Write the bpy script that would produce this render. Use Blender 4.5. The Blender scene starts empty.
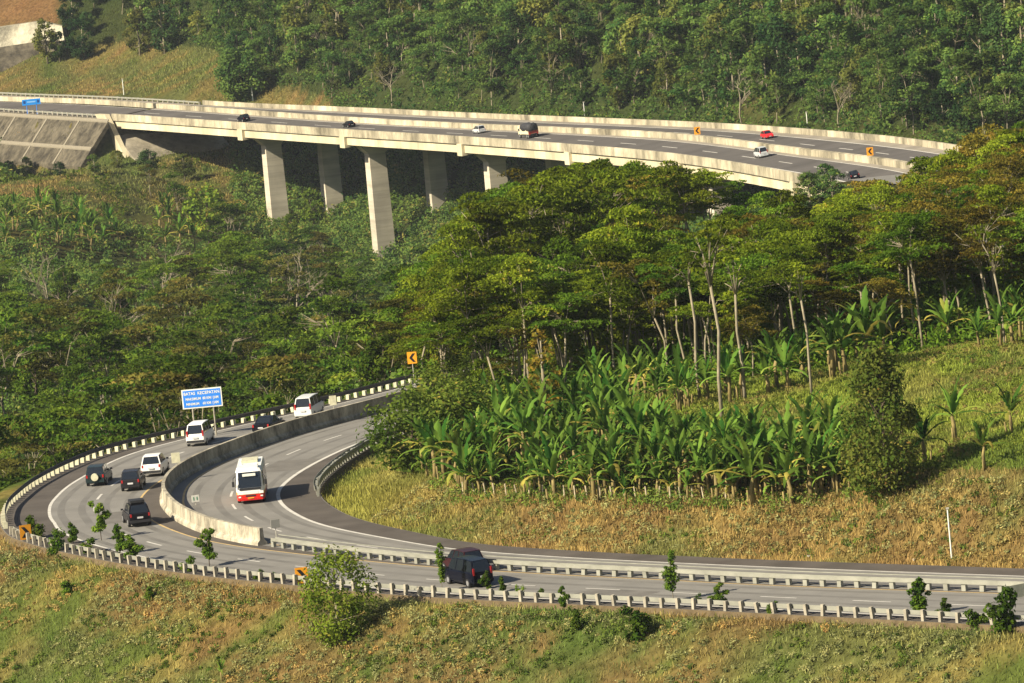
import bpy, math, random
import numpy as np
from mathutils import Vector, Matrix
rnd = random.Random(7); rng = np.random.default_rng(11)
S = bpy.context.scene; COL = S.collection
# ------------------------------------------------------------------ camera, sky, sun, exposure
FPX = 5689.0; CH = 60.0; PIT = math.radians(6.2); ROL = math.radians(5.5)
FW = np.array([0, math.cos(PIT), -math.sin(PIT)]); R0 = np.array([1., 0, 0]); U0 = np.array([0, math.sin(PIT), math.cos(PIT)])
IR = R0*math.cos(ROL) - U0*math.sin(ROL); IU = R0*math.sin(ROL) + U0*math.cos(ROL)
cd = bpy.data.cameras.new('camera'); cam = bpy.data.objects.new('camera', cd); COL.objects.link(cam)
cd.sensor_width = 36; cd.lens = FPX*36/1024; cd.clip_start = 1; cd.clip_end = 9000
cam.matrix_world = Matrix(((IR[0], IU[0], -FW[0], 0), (IR[1], IU[1], -FW[1], 0), (IR[2], IU[2], -FW[2], CH), (0, 0, 0, 1)))
S.camera = cam
SUN_A, SUN_E = math.radians(31), math.radians(35)
W = bpy.data.worlds.new('World'); S.world = W; W.use_nodes = True
nt = W.node_tree; sky = nt.nodes.new('ShaderNodeTexSky'); sky.sky_type = 'NISHITA'; sky.sun_disc = False
sky.sun_elevation = SUN_E; sky.sun_rotation = math.radians(270-31); sky.altitude = 300; sky.dust_density = 2.0
bg = nt.nodes['Background']; bg.inputs['Strength'].default_value = 0.052
nt.links.new(sky.outputs[0], bg.inputs[0])
sl = bpy.data.lights.new('sun', 'SUN'); sl.energy = 5.0; sl.angle = math.radians(0.5); sl.color = (1.0, 0.89, 0.69)
so = bpy.data.objects.new('sun', sl); COL.objects.link(so)
TS = Vector((-math.cos(SUN_A)*math.cos(SUN_E), -math.sin(SUN_A)*math.cos(SUN_E), math.sin(SUN_E)))
so.rotation_euler = TS.to_track_quat('Z', 'Y').to_euler(); so.location = (-300, 300, 300)
vs = S.view_settings; vs.view_transform = 'Standard'; vs.look = 'None'; vs.exposure = 0.98; vs.gamma = 1; vs.use_curve_mapping = False
S.cycles.use_denoising = True; S.cycles.max_bounces = 5; S.cycles.diffuse_bounces = 2; S.cycles.transmission_bounces = 3
S.cycles.glossy_bounces = 2; S.cycles.transparent_max_bounces = 4; S.cycles.volume_bounces = 0
HAZE = 0.00003

# ------------------------------------------------------------------ picture <-> place
def proj(P):
    P = np.atleast_2d(np.asarray(P, float)) - np.array([0, 0, CH])
    d = P@FW
    return np.stack([512+FPX*(P@IR)/d, 341.5-FPX*(P@IU)/d], 1)
def ray(px, py): return FPX*FW + (px-512)*IR + (341.5-py)*IU
def at_z(px, py, z=0.):
    d = ray(px, py); t = (z-CH)/d[2]; return np.array([0, 0, CH]) + t*d
def at_y(px, py, y):
    d = ray(px, py); t = y/d[1]; return np.array([0, 0, CH]) + t*d
def x_for(px, y, z):
    d = y*math.cos(PIT)-(z-CH)*math.sin(PIT); yy = FPX*(y*math.sin(PIT)+(z-CH)*math.cos(PIT))/d
    return ((px-512)+yy*math.sin(ROL))/math.cos(ROL)*d/FPX

# ------------------------------------------------------------------ custom properties
def tag(o, label=None, cat=None, group=None, kind=None):
    if label: o['label'] = label
    if cat: o['category'] = cat
    if group: o['group'] = group
    if kind: o['kind'] = kind
    return o
def empty(name, loc=(0, 0, 0), rz=0., mat=None):
    o = bpy.data.objects.new(name, None); COL.objects.link(o); o.empty_display_size = .5
    if mat is not None: o.matrix_world = mat
    else: o.location = loc; o.rotation_euler = (0, 0, rz)
    return o
def kids(o): return [c for c in o.children]
def copy_tree(o):
    c = o.copy(); COL.objects.link(c)
    for ch in kids(o):
        d = ch.copy(); COL.objects.link(d); d.parent = c
        for g in kids(ch):
            e = g.copy(); COL.objects.link(e); e.parent = d
    return c
def link(name, me, parent=None, m=None):
    o = bpy.data.objects.new(name, me); COL.objects.link(o)
    if parent: o.parent = parent
    if m and not me.materials: me.materials.append(m)
    return o

# ------------------------------------------------------------------ numpy noise
def _h(ix, iy, s):
    n = (ix*374761393 + iy*668265263 + s*974634777) & 0x7fffffff
    n = ((n ^ (n >> 13))*1274126177) & 0x7fffffff
    return ((n ^ (n >> 16)) & 0xffff)/65535.
def noise(x, y, sc, s=0):
    x = np.asarray(x, float)/sc; y = np.asarray(y, float)/sc
    ix = np.floor(x).astype(np.int64); iy = np.floor(y).astype(np.int64); fx = x-ix; fy = y-iy
    fx = fx*fx*(3-2*fx); fy = fy*fy*(3-2*fy)
    return (_h(ix, iy, s)*(1-fx)+_h(ix+1, iy, s)*fx)*(1-fy) + (_h(ix, iy+1, s)*(1-fx)+_h(ix+1, iy+1, s)*fx)*fy
def fbm(x, y, sc, s=0): return .55*noise(x, y, sc, s)+.3*noise(x, y, sc*.45, s+1)+.15*noise(x, y, sc*.2, s+2)

# ------------------------------------------------------------------ materials
def mat(name): 
    m = bpy.data.materials.new(name); m.use_nodes = True; return m, m.node_tree, m.node_tree.nodes['Principled BSDF']
def plain(name, c, rough=.6, metal=0., spec=.4, var=0., scale=3.):
    m, t, b = mat(name); b.inputs['Roughness'].default_value = rough; b.inputs['Metallic'].default_value = metal
    b.inputs['Specular IOR Level'].default_value = spec; b.inputs['Base Color'].default_value = (*c, 1)
    if var > 0:
        g = t.nodes.new('ShaderNodeNewGeometry'); n = t.nodes.new('ShaderNodeTexNoise'); n.inputs['Scale'].default_value = scale; n.inputs['Detail'].default_value = 5
        r = t.nodes.new('ShaderNodeMapRange'); r.inputs[1].default_value = .3; r.inputs[2].default_value = .7; r.inputs[3].default_value = 1-var; r.inputs[4].default_value = 1+var*.6
        x = t.nodes.new('ShaderNodeMix'); x.data_type = 'RGBA'; x.blend_type = 'MULTIPLY'; x.inputs[0].default_value = 1; x.inputs[6].default_value = (*c, 1)
        t.links.new(g.outputs['Position'], n.inputs['Vector']); t.links.new(n.outputs[0], r.inputs[0]); t.links.new(r.outputs[0], x.inputs[7]); t.links.new(x.outputs[2], b.inputs['Base Color'])
    return m
def concrete(name, c, streak=.45, sz=(.9, .9, .12)):
    """stained concrete: blotches plus vertical water streaks"""
    m, t, b = mat(name); b.inputs['Roughness'].default_value = .85; b.inputs['Specular IOR Level'].default_value = .2
    g = t.nodes.new('ShaderNodeNewGeometry'); mp = t.nodes.new('ShaderNodeMapping'); mp.inputs['Scale'].default_value = sz
    n = t.nodes.new('ShaderNodeTexNoise'); n.inputs['Scale'].default_value = .55; n.inputs['Detail'].default_value = 8; n.inputs['Roughness'].default_value = .8
    n2 = t.nodes.new('ShaderNodeTexNoise'); n2.inputs['Scale'].default_value = .12; n2.inputs['Detail'].default_value = 4
    r = t.nodes.new('ShaderNodeMapRange'); r.inputs[1].default_value = .38; r.inputs[2].default_value = .62; r.inputs[3].default_value = 1-streak; r.inputs[4].default_value = 1.1
    r2 = t.nodes.new('ShaderNodeMapRange'); r2.inputs[1].default_value = .35; r2.inputs[2].default_value = .65; r2.inputs[3].default_value = .78; r2.inputs[4].default_value = 1.12
    mu = t.nodes.new('ShaderNodeMath'); mu.operation = 'MULTIPLY'
    x = t.nodes.new('ShaderNodeMix'); x.data_type = 'RGBA'; x.blend_type = 'MULTIPLY'; x.inputs[0].default_value = 1; x.inputs[6].default_value = (*c, 1)
    L = t.links.new
    L(g.outputs['Position'], mp.inputs[0]); L(mp.outputs[0], n.inputs['Vector']); L(g.outputs['Position'], n2.inputs['Vector'])
    L(n.outputs[0], r.inputs[0]); L(n2.outputs[0], r2.inputs[0]); L(r.outputs[0], mu.inputs[0]); L(r2.outputs[0], mu.inputs[1])
    L(mu.outputs[0], x.inputs[7]); L(x.outputs[2], b.inputs['Base Color'])
    return m
def leafmat(name, a, b_, dry=None, trans=.42, objvar=.45):
    """foliage: per-leaf 'tint' attribute mixes two greens, each plant has its own shade of them"""
    m = bpy.data.materials.new(name); m.use_nodes = True; t = m.node_tree; t.nodes.clear(); L = t.links.new
    out = t.nodes.new('ShaderNodeOutputMaterial'); at = t.nodes.new('ShaderNodeAttribute'); at.attribute_name = 'tint'
    oi = t.nodes.new('ShaderNodeObjectInfo'); cr = t.nodes.new('ShaderNodeValToRGB'); e = cr.color_ramp.elements
    e[0].color = (*a, 1); e[1].color = (*b_, 1); e[1].position = .8
    if dry: 
        q = e.new(1.); q.color = (*dry, 1)
    ad = t.nodes.new('ShaderNodeMath'); ad.operation = 'MULTIPLY_ADD'; ad.inputs[1].default_value = .34; 
    sb = t.nodes.new('ShaderNodeMath'); sb.operation = 'MULTIPLY_ADD'; sb.inputs[1].default_value = 1.; sb.inputs[2].default_value = -.17
    L(oi.outputs['Random'], ad.inputs[0]); L(at.outputs['Fac'], ad.inputs[2]); L(ad.outputs[0], sb.inputs[0]); L(sb.outputs[0], cr.inputs[0])
    hs = t.nodes.new('ShaderNodeHueSaturation')
    mr = t.nodes.new('ShaderNodeMapRange'); mr.inputs[3].default_value = 1-objvar; mr.inputs[4].default_value = 1+objvar
    fr = t.nodes.new('ShaderNodeMath'); fr.operation = 'FRACT'; m7 = t.nodes.new('ShaderNodeMath'); m7.operation = 'MULTIPLY'; m7.inputs[1].default_value = 7.31
    L(oi.outputs['Random'], m7.inputs[0]); L(m7.outputs[0], fr.inputs[0]); L(fr.outputs[0], mr.inputs[0]); L(mr.outputs[0], hs.inputs['Value'])
    L(cr.outputs[0], hs.inputs['Color'])
    d = t.nodes.new('ShaderNodeBsdfDiffuse'); tr = t.nodes.new('ShaderNodeBsdfTranslucent'); mx = t.nodes.new('ShaderNodeMixShader'); mx.inputs[0].default_value = trans
    L(hs.outputs[0], d.inputs[0]); L(hs.outputs[0], tr.inputs[0]); L(d.outputs[0], mx.inputs[1]); L(tr.outputs[0], mx.inputs[2]); L(mx.outputs[0], out.inputs[0])
    return m
def groundmat(name, trans=0.):
    m = bpy.data.materials.new(name); m.use_nodes = True; t = m.node_tree; t.nodes.clear(); L = t.links.new
    out = t.nodes.new('ShaderNodeOutputMaterial'); at = t.nodes.new('ShaderNodeAttribute'); at.attribute_name = 'Col'
    d = t.nodes.new('ShaderNodeBsdfDiffuse')
    if trans:
        L(at.outputs['Color'], d.inputs[0])
        tr = t.nodes.new('ShaderNodeBsdfTranslucent'); mx = t.nodes.new('ShaderNodeMixShader'); mx.inputs[0].default_value = trans
        L(at.outputs['Color'], tr.inputs[0]); L(d.outputs[0], mx.inputs[1]); L(tr.outputs[0], mx.inputs[2]); L(mx.outputs[0], out.inputs[0])
    else:
        g = t.nodes.new('ShaderNodeNewGeometry'); n = t.nodes.new('ShaderNodeTexNoise'); n.inputs['Scale'].default_value = 1.3; n.inputs['Detail'].default_value = 6
        r = t.nodes.new('ShaderNodeMapRange'); r.inputs[1].default_value = .3; r.inputs[2].default_value = .7; r.inputs[3].default_value = .6; r.inputs[4].default_value = 1.3
        x = t.nodes.new('ShaderNodeMix'); x.data_type = 'RGBA'; x.blend_type = 'MULTIPLY'; x.inputs[0].default_value = 1
        L(g.outputs['Position'], n.inputs['Vector']); L(n.outputs[0], r.inputs[0]); L(at.outputs['Color'], x.inputs[6]); L(r.outputs[0], x.inputs[7]); L(x.outputs[2], d.inputs[0]); L(d.outputs[0], out.inputs[0])
        bp = t.nodes.new('ShaderNodeBump'); bp.inputs['Strength'].default_value = .6; bp.inputs['Distance'].default_value = .3; L(n.outputs[0], bp.inputs['Height']); L(bp.outputs[0], d.inputs['Normal'])
    return m
M = {}
M['ground'] = groundmat('ground soil and turf'); M['blade'] = groundmat('grass blades', .3)
M['asphalt'] = plain('sun bleached road surface', (.195, .186, .168), .9, spec=.15, var=.14, scale=.35)
M['shoulder'] = plain('dark asphalt shoulder', (.092, .080, .069), .9, spec=.15, var=.25, scale=.3)
M['asphalt_far'] = plain('viaduct asphalt', (.10, .092, .085), .9, spec=.15, var=.2, scale=.12)
M['shoulder_far'] = plain('viaduct shoulder', (.24, .215, .175), .9, spec=.15, var=.2, scale=.12)
M['white_paint'] = plain('white road paint', (.52, .5, .45), .8, spec=.2, var=.18, scale=1.2)
M['yellow_paint'] = plain('yellow road paint', (.5, .36, .16), .8, spec=.2, var=.2, scale=1.2)
M['conc'] = concrete('stained concrete barrier', (.50, .45, .34), .7, (1.0, 1.0, .4))
M['conc_deck'] = concrete('viaduct parapet concrete', (.54, .48, .34), .75, (.16, .16, .06))
M['conc_beam'] = concrete('viaduct girder concrete', (.60, .53, .36), .22, (.3, .3, .05))
M['conc_pier'] = concrete('pier concrete', (.52, .47, .37), .25, (.04, .04, .9))
M['post'] = plain('pale concrete post', (.335, .305, .24), .85, spec=.2, var=.3, scale=2.)
M['rail'] = plain('weathered galvanised rail', (.26, .26, .25), .55, .5, var=.2, scale=1.)
M['rail_light'] = plain('bright galvanised rail', (.30, .30, .25), .6, .3, var=.2, scale=1.)
M['stone'] = concrete('stone pitching', (.13, .112, .078), .75, (.6, .6, .6))
M['stone_rib'] = plain('concrete rib', (.21, .185, .135), .85, var=.2)
M['steel'] = plain('grey steel', (.45, .43, .36), .6, .2)
M['white'] = plain('white board', (.75, .75, .66), .5)
M['cream'] = plain('cream board', (.52, .50, .35), .6, var=.2)
M['blue_sign'] = plain('blue sign face', (.035, .22, .75), .4)
M['orange'] = plain('orange chevron face', (.80, .34, .02), .4)
M['black'] = plain('black mark', (.012, .012, .014), .5)
M['bark'] = plain('pale bark', (.26, .225, .155), .9, spec=.1, var=.35, scale=1.5)
M['bark_dark'] = plain('brown bark', (.11, .085, .06), .9, spec=.1, var=.35, scale=1.5)
M['stem'] = plain('banana stem', (.22, .17, .06), .8, var=.4, scale=2.)
M['wood'] = plain('bleached wood', (.45, .38, .25), .85, var=.3, scale=3.)
M['tyre'] = plain('tyre rubber', (.015, .015, .015), .8); M['rim'] = plain('wheel rim', (.5, .5, .5), .35, .7)
M['glass'] = plain('dark vehicle glass', (.012, .016, .022), .08, spec=.6)
M['plate'] = plain('number plate', (.5, .5, .5), .5); M['plate_y'] = plain('yellow number plate', (.7, .5, .05), .5)
M['red_lamp'] = plain('red lamp lens', (.36, .015, .015), .3); M['head_lamp'] = plain('clear lamp lens', (.75, .75, .72), .15)
M['trim'] = plain('black plastic trim', (.02, .02, .022), .6)
M['leaf_mid'] = leafmat('yellow green leaves', (.070, .120, .010), (.225, .270, .020), (.33, .22, .04))
M['leaf_mid2'] = leafmat('deep green leaves', (.045, .105, .010), (.135, .215, .020), (.22, .21, .04))
M['leaf_val'] = leafmat('valley leaves', (.034, .090, .012), (.165, .225, .024), (.26, .19, .04))
M['leaf_far'] = leafmat('hillside leaves', (.034, .095, .024), (.155, .225, .045), (.27, .23, .06))
M['leaf_ban'] = leafmat('banana leaves', (.030, .095, .014), (.150, .240, .036), (.34, .29, .06), .35)
M['leaf_sap'] = leafmat('sapling leaves', (.04, .09, .012), (.13, .20, .02), (.22, .24, .04))
M['leaf_red'] = leafmat('reddish leaves', (.045, .085, .012), (.12, .125, .025), (.19, .085, .03))
M['leaf_dry'] = leafmat('drying yellow leaves', (.07, .09, .015), (.38, .22, .03), (.45, .20, .04))

# ------------------------------------------------------------------ mesh builder
class MB:
    def __init__(s): s.v = []; s.f = []
    def add(s, vs, fs):
        o = len(s.v); s.v += [tuple(map(float, v)) for v in vs]; s.f += [tuple(i+o for i in f) for f in fs]; return s
    def box(s, c, d, rz=0., M4=None):
        hx, hy, hz = d[0]/2, d[1]/2, d[2]/2; cs, sn = math.cos(rz), math.sin(rz)
        vs = [(c[0]+x*hx*cs-y*hy*sn, c[1]+x*hx*sn+y*hy*cs, c[2]+z*hz) for z in (-1, 1) for x, y in ((-1, -1), (1, -1), (1, 1), (-1, 1))]
        return s.add(vs, [(0, 3, 2, 1), (4, 5, 6, 7), (0, 1, 5, 4), (1, 2, 6, 5), (2, 3, 7, 6), (3, 0, 4, 7)])
    def tube(s, pts, rad, n=6, cap=True):
        pts = [np.asarray(p, float) for p in pts]; rings = []
        for i, p in enumerate(pts):
            t = pts[min(i+1, len(pts)-1)]-pts[max(i-1, 0)]; t = t/(np.linalg.norm(t)+1e-9)
            a = np.cross(t, (0, 0, 1) if abs(t[2]) < .9 else (1, 0, 0)); a /= np.linalg.norm(a); b = np.cross(t, a)
            r = rad[i] if hasattr(rad, '__len__') else rad
            rings.append([p+r*(math.cos(q)*a+math.sin(q)*b) for q in np.linspace(0, 2*math.pi, n, endpoint=False)])
        vs = [v for r in rings for v in r]; fs = []
        for i in range(len(pts)-1):
            for j in range(n): fs.append((i*n+j, i*n+(j+1) % n, (i+1)*n+(j+1) % n, (i+1)*n+j))
        if cap: fs += [tuple(range(n))[::-1], tuple(range((len(pts)-1)*n, len(pts)*n))]
        return s.add(vs, fs)
    def loft(s, rings, closed=True, caps=True):
        n = len(rings[0]); vs = [v for r in rings for v in r]; fs = []
        for i in range(len(rings)-1):
            for j in range(n if closed else n-1): fs.append((i*n+j, i*n+(j+1) % n, (i+1)*n+(j+1) % n, (i+1)*n+j))
        if caps and closed: fs += [tuple(range(n))[::-1], tuple(range((len(rings)-1)*n, len(rings)*n))]
        return s.add(vs, fs)
    def sweep(s, path, left, prof):
        """profile (offset to the side, height) swept along a path; left = unit side vectors"""
        return s.loft([[np.asarray(p)+np.asarray(l)*a+np.array([0, 0, h]) for a, h in prof] for p, l in zip(path, left)])
    def strip(s, A, B):
        n = len(A); return s.add(list(A)+list(B), [(i, i+1, n+i+1, n+i) for i in range(n-1)])
    def mesh(s, name, m, smooth=False):
        me = bpy.data.meshes.new(name); me.from_pydata(s.v, [], s.f); me.materials.append(m); me.validate()
        if smooth: me.polygons.foreach_set('use_smooth', [True]*len(me.polygons))
        return me
    def obj(s, name, m, parent=None, smooth=False): return link(name, s.mesh(name, m, smooth), parent)
def np_mesh(name, V, F, m, attr=None, col=None):
    """V (n,3), F (k,4) quads"""
    me = bpy.data.meshes.new(name); n, k = len(V), len(F)
    me.vertices.add(n); me.vertices.foreach_set('co', np.ascontiguousarray(V, np.float32).ravel())
    me.loops.add(k*4); me.polygons.add(k); me.loops.foreach_set('vertex_index', np.ascontiguousarray(F, np.int32).ravel())
    me.polygons.foreach_set('loop_start', np.arange(k, dtype=np.int32)*4)
    me.update(calc_edges=True)
    if attr is not None:
        a = me.attributes.new('tint', 'FLOAT', 'POINT'); a.data.foreach_set('value', np.ascontiguousarray(attr, np.float32))
    if col is not None:
        a = me.attributes.new('Col', 'FLOAT_COLOR', 'POINT'); a.data.foreach_set('color', np.ascontiguousarray(np.c_[col, np.ones(len(col))], np.float32).ravel())
    me.materials.append(m); return me

# ------------------------------------------------------------------ curves of the near road
def smooth(P, k=2, n=240, ends=True):
    P = np.asarray(P, float); d = np.r_[0, np.cumsum(np.linalg.norm(np.diff(P, axis=0), axis=1))]
    t = np.linspace(0, d[-1], n); Q = np.stack([np.interp(t, d, P[:, i]) for i in range(P.shape[1])], 1)
    w = max(3, int(k*n/d[-1])); ker = np.exp(-.5*(np.arange(-2*w, 2*w+1)/w)**2); ker /= ker.sum()
    E0 = 2*Q[0]-Q[1:2*w+1][::-1]; E1 = 2*Q[-1]-Q[-2*w-1:-1][::-1]
    X = np.r_[E0, Q, E1]; return np.stack([np.convolve(X[:, i], ker, 'valid') for i in range(P.shape[1])], 1)
outer_px = [(1024,626),(962,623),(786,614),(691,609),(600,605),(532,602),(468,599),(371,592.6),(257,581),(208,576),(152,568),(116,562),(80,555),(48,548),(12,537),(2,524),(5.5,509),(28,489.6),(56,474),(92,458.5),(125,449),(167,439.5),(189,434.5),(242,423),(289,413),(322,406),(372,393.6),(408,384)]
med_px = [(1024,593),(974,591),(858,587.5),(780,584.5),(723,582),(658,578),(579,574.6),(500,570),(435,565.5),(350,556.5),(266,546),(233,540.5),(206,533),(178,520),(163,503.5),(167,490),(178,480),(200,468),(233,455),(275,440),(317,428),(383,411)]
inner_px = [(1024,569),(760,560),(605,553),(500,546.5),(461,542.4),(420,534),(372,524),(345,516),(321,502),(315,491),(325,478),(345,462),(375,444)]
def trace(px, pre, post):
    P = [at_z(x, y)[:2] for x, y in px]; P = [np.array(p) for p in pre]+P+[np.array(p) for p in post]
    return smooth(np.array(P), 3.2, 500)
def ext(px, k):   # carry a curve on past its right-hand end
    a = at_z(*px[0])[:2]; b = at_z(*px[3])[:2]; t = (a-b)/np.linalg.norm(a-b); n = np.array([t[1], -t[0]])
    return [a+t*q-n*q*q*.0006 for q in k]
OUT = trace(outer_px, ext(outer_px, (130, 90, 50, 20)), [(4, 546), (24, 588)])
MED = trace(med_px, ext(med_px, (130, 90, 50, 20)), [(0, 523), (14, 546), (36, 584)])
INN = trace(inner_px, ext(inner_px, (130, 90, 50, 20)), [(-5, 497), (9, 519), (25, 543), (47, 574)])
N_R = len(MED)
def cum(P): return np.r_[0, np.cumsum(np.linalg.norm(np.diff(P, axis=0), axis=1))]
def match(Q):
    """for every point of MED the point of curve Q that faces it"""
    T = np.gradient(MED, axis=0); T /= np.linalg.norm(T, axis=1)[:, None]; res = np.zeros(N_R)
    cq = cum(Q)
    for i in range(N_R):
        d = Q-MED[i]; al = d@T[i]; di = np.linalg.norm(d, axis=1); j = np.argmin(np.abs(al)+.08*di+(di > 22)*50); res[i] = cq[j]
    res = np.maximum.accumulate(res); w = 9; ker = np.ones(2*w+1)/(2*w+1)
    res = np.convolve(np.r_[[res[0]]*w, res, [res[-1]]*w], ker, 'valid')
    return np.stack([np.interp(res, cq, Q[:, k]) for k in (0, 1)], 1)
OUTm, INNm = match(OUT), match(INN)
MS = cum(MED)
def near_pt(t, u):    # u 0 = outer rail, 1 = median
    return OUTm*(1-u)+MED*u if np.isscalar(u) else OUTm*(1-u)[:, None]+MED*u[:, None]
def inner_pt(v): return MED*(1-v)+INNm*v if np.isscalar(v) else MED*(1-v)[:, None]+INNm*v[:, None]
def z3(P, z): return np.c_[P, np.full(len(P), z)]

# ------------------------------------------------------------------ the viaduct's line (s runs away from the camera, w runs across from the near edge)
near_px = [(0,107),(60,111),(120,114),(235,122),(337,129),(460,136),(569,144),(676,153),(763,167),(827,180)]
far_px = [(0,91),(125,95),(245,103),(347,106.6),(479,113),(592,117.4),(700,121.6),(779,126.4),(858,132.7),(921,139),(969,147)]
vmed_px = [(0,97),(75,97.5),(125,101),(225,108),(347,117),(460,123),(587,128),(700,134),(763,144),(858,155),(906,161)]
VW = 25.0
sV = np.arange(-75, 640, 2.5); 
def _via():
    D0, X0, ph0, k0, k1, z0, g0, g1, b0, b1, b2 = [996.22594, 50.33732, 0.15195, 0.00112, -0.00209, -22.48744, -0.02587, 0.03423, 0.09989, -0.06692, -0.0234]
    s = sV; ph = ph0+k0*s+k1*s*s/1e3*.5; x = np.cumsum(-np.sin(ph))*2.5; y = np.cumsum(np.cos(ph))*2.5
    i0 = np.argmin(abs(s)); x += X0-x[i0]; y += D0-y[i0]; z = z0+g0*s+g1*s*s/1e3; u = s/500; b = b0+b1*u+b2*u*u
    n = np.stack([np.cos(ph), np.sin(ph), 0*ph], 1); tv = np.stack([-np.sin(ph), np.cos(ph), 0*ph], 1)
    L = []
    for w, obs in ((0, near_px), (VW/2, vmed_px), (VW, far_px)):
        Q = np.stack([x, y, z], 1)+n*w; Q[:, 2] += b*w; uv = proj(Q); ox, oy = np.array(obs).T
        tgt = np.interp(uv[:, 0], ox, oy); res = np.where((uv[:, 0] >= ox[0]) & (uv[:, 0] <= ox[-1]), tgt-uv[:, 1], np.nan)
        ok = ~np.isnan(res); res = np.interp(s, s[ok], res[ok]); k = np.ones(29)/29; res = np.convolve(np.r_[[res[0]]*14, res, [res[-1]]*14], k, 'valid')
        Q[:, 2] -= res*(Q[:, 1]/FPX); L.append(Q)
    return L, n, tv
(VN, VM, VF), VnV, VtV = _via()
PAR = 1.15      # parapet height
def vS(s, w):
    """road surface on the viaduct"""
    g = lambda A: np.array([np.interp(s, sV, A[:, i]) for i in range(3)])
    a, m, f_ = g(VN), g(VM), g(VF)
    P = a+(m-a)*(w/12.5) if w <= 12.5 else m+(f_-m)*((w-12.5)/12.5)
    P[2] -= PAR; return P
def vN(s): return np.array([np.interp(s, sV, VnV[:, i]) for i in range(3)])
def vT(s): return np.array([np.interp(s, sV, VtV[:, i]) for i in range(3)])
S_AB, S_END = 445., -62.

# hidden link between the near road and the viaduct
lk = smooth(np.array([[18, 553, 0], [36, 584, -.3], [54, 625, -3], [78, 690, -8], [90, 780, -14], [88, 870, -18], [vS(-62, 12.5)[0]-2, 930, vS(-62, 12.5)[2]+.6], list(vS(-62, 12.5))]), 14, 120)

# ------------------------------------------------------------------ terrain
ctl = []
def C(px, py, D, dz=0.): p = at_y(px, py, D); ctl.append((p[0], p[1], p[2]-dz))
for a in [(20,440,560,11),(200,405,560,9),(330,385,560,9),(50,380,660,11),(200,370,660,11),(340,355,660,11),(50,330,790,11),(200,320,790,12),(340,320,790,13),
          (50,285,920,11),(200,280,920,12),(340,300,920,13),(50,245,1080,6),(200,245,1060,9),(360,285,1060,11),(50,205,1220,1),(200,215,1200,8),(380,275,1190,8),
          (50,180,1350,0),(140,172,1345,0),(270,240,1290,5),(330,235,1290,6),(400,270,1240,6),(340,212,1340,2),(445,225,1270,2),(500,215,1240,4),(600,195,1190,6),(700,190,1130,6),
          (418,370,640,10),(430,350,760,14),(450,300,900,12),
          (444,107,1330,0),(700,126,1195,0),(560,118,1265,0),(850,134,1100,0),(940,141,1042,0),(90,92,1535,0),(90,60,1568,0),(40,50,1582,0),(20,0,1615,0),(280,95,1425,0),(250,50,1465,0),(250,0,1525,0),(0,92,1550,0),
          (560,500,418,0),(450,480,438,0),(370,480,452,0),(330,497,449,0),(400,440,470,0),(700,512,407,0),(880,500,397,0),(1015,480,389,0),(760,440,425,0),(900,420,425,0),(1010,400,425,0),
          (1015,352,440,0),(870,372,445,0),(720,415,440,0),(600,425,445,0),(500,425,452,0),(600,395,470,0),(440,400,478,0),(860,360,465,0),(1000,340,465,0)]: C(*a)
def X(px, D, z): ctl.append((x_for(px, D, z), D, z))
for px, rows in {444: ((1380,-8),(1450,28),(1600,95)), 700: ((1250,-8),(1330,28),(1500,95)), 950: ((1090,-8),(1170,26),(1320,90)), 560: ((1315,-8),(1390,28),(1550,95)), 250: ((1600,25),(1700,90)), 20: ((1680,20),(1800,80)), -120: ((1700,25),(1600,-20),(1250,-30),(900,-33),(700,-18)), 1200: ((1000,-6),(1150,45),(800,-4),(600,8),(480,9))}.items():
    for D, z in rows: X(px, D, z)
ctl += [(-5,515,2),(25,520,4.5),(50,520,6),(0,600,-4),(30,600,3),(60,600,5),(0,700,-17),(40,700,-6),(75,700,-2),(0,820,-33),(40,820,-22),(110,820,-10),(20,940,-36),(50,940,-26),(110,940,-16),(30,1040,-38),
        (-400,1400,10),(-400,900,0),(400,900,30),(400,500,20),(400,1300,90),(-400,500,-15),(0,2200,260),(-500,2200,220),(500,2200,260),(-600,1700,110),(600,1600,170),(0,0,57),(-200,0,50),(200,0,57),(0,120,20),(-200,120,20),(200,120,22),(0,250,-24),(-200,250,-24),(200,250,-20)]
# embankment that falls from the outer edge of the near road
To = np.gradient(OUT, axis=0); To /= np.linalg.norm(To, axis=1)[:, None]; NO = np.stack([-To[:, 1], To[:, 0]], 1)
if (NO[60]@np.array([0, -1.])) < 0: NO = -NO
for i in range(10, len(OUT), 22):
    for d, z in ((2.5, -.4), (7, -2.6), (16, -7.5), (34, -16)):
        q = OUT[i]+NO[i]*d
        if i > 380 and d > 10: z *= .9
        if np.min(np.linalg.norm(OUT-q, axis=1)) > d-1.: ctl.append((q[0], q[1], z))
for P in (MED, INNm):
    for i in range(5, N_R, 30): ctl.append((P[i, 0], P[i, 1], -.1))
for s in range(-70, 640, 35):
    if s > S_AB or s < -40:
        for w in (2, 12.5, 23): p = vS(s, w); ctl.append((p[0], p[1], p[2]-.2))
for s in (455, 490, 530, 570, 620):
    p = vS(s, 0); n = vN(s); ctl.append((p[0]-n[0]*4, p[1]-n[1]*4, p[2]-3.4)); ctl.append((p[0]-n[0]*8, p[1]-n[1]*8, p[2]-8.6)); ctl.append((p[0]-n[0]*12, p[1]-n[1]*12, p[2]-13.3))
for s, dz in ((434, 9), (418, 12.5), (395, 16)):
    for w in (-6, 2, 12, 23):
        p = vS(s, max(w, 0)); n = vN(s); ctl.append((p[0]+n[0]*min(w, 0), p[1]+n[1]*min(w, 0), p[2]-dz))
for i in range(8, 118, 8): ctl.append(tuple(lk[i]))
ctl = np.array(ctl)
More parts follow.
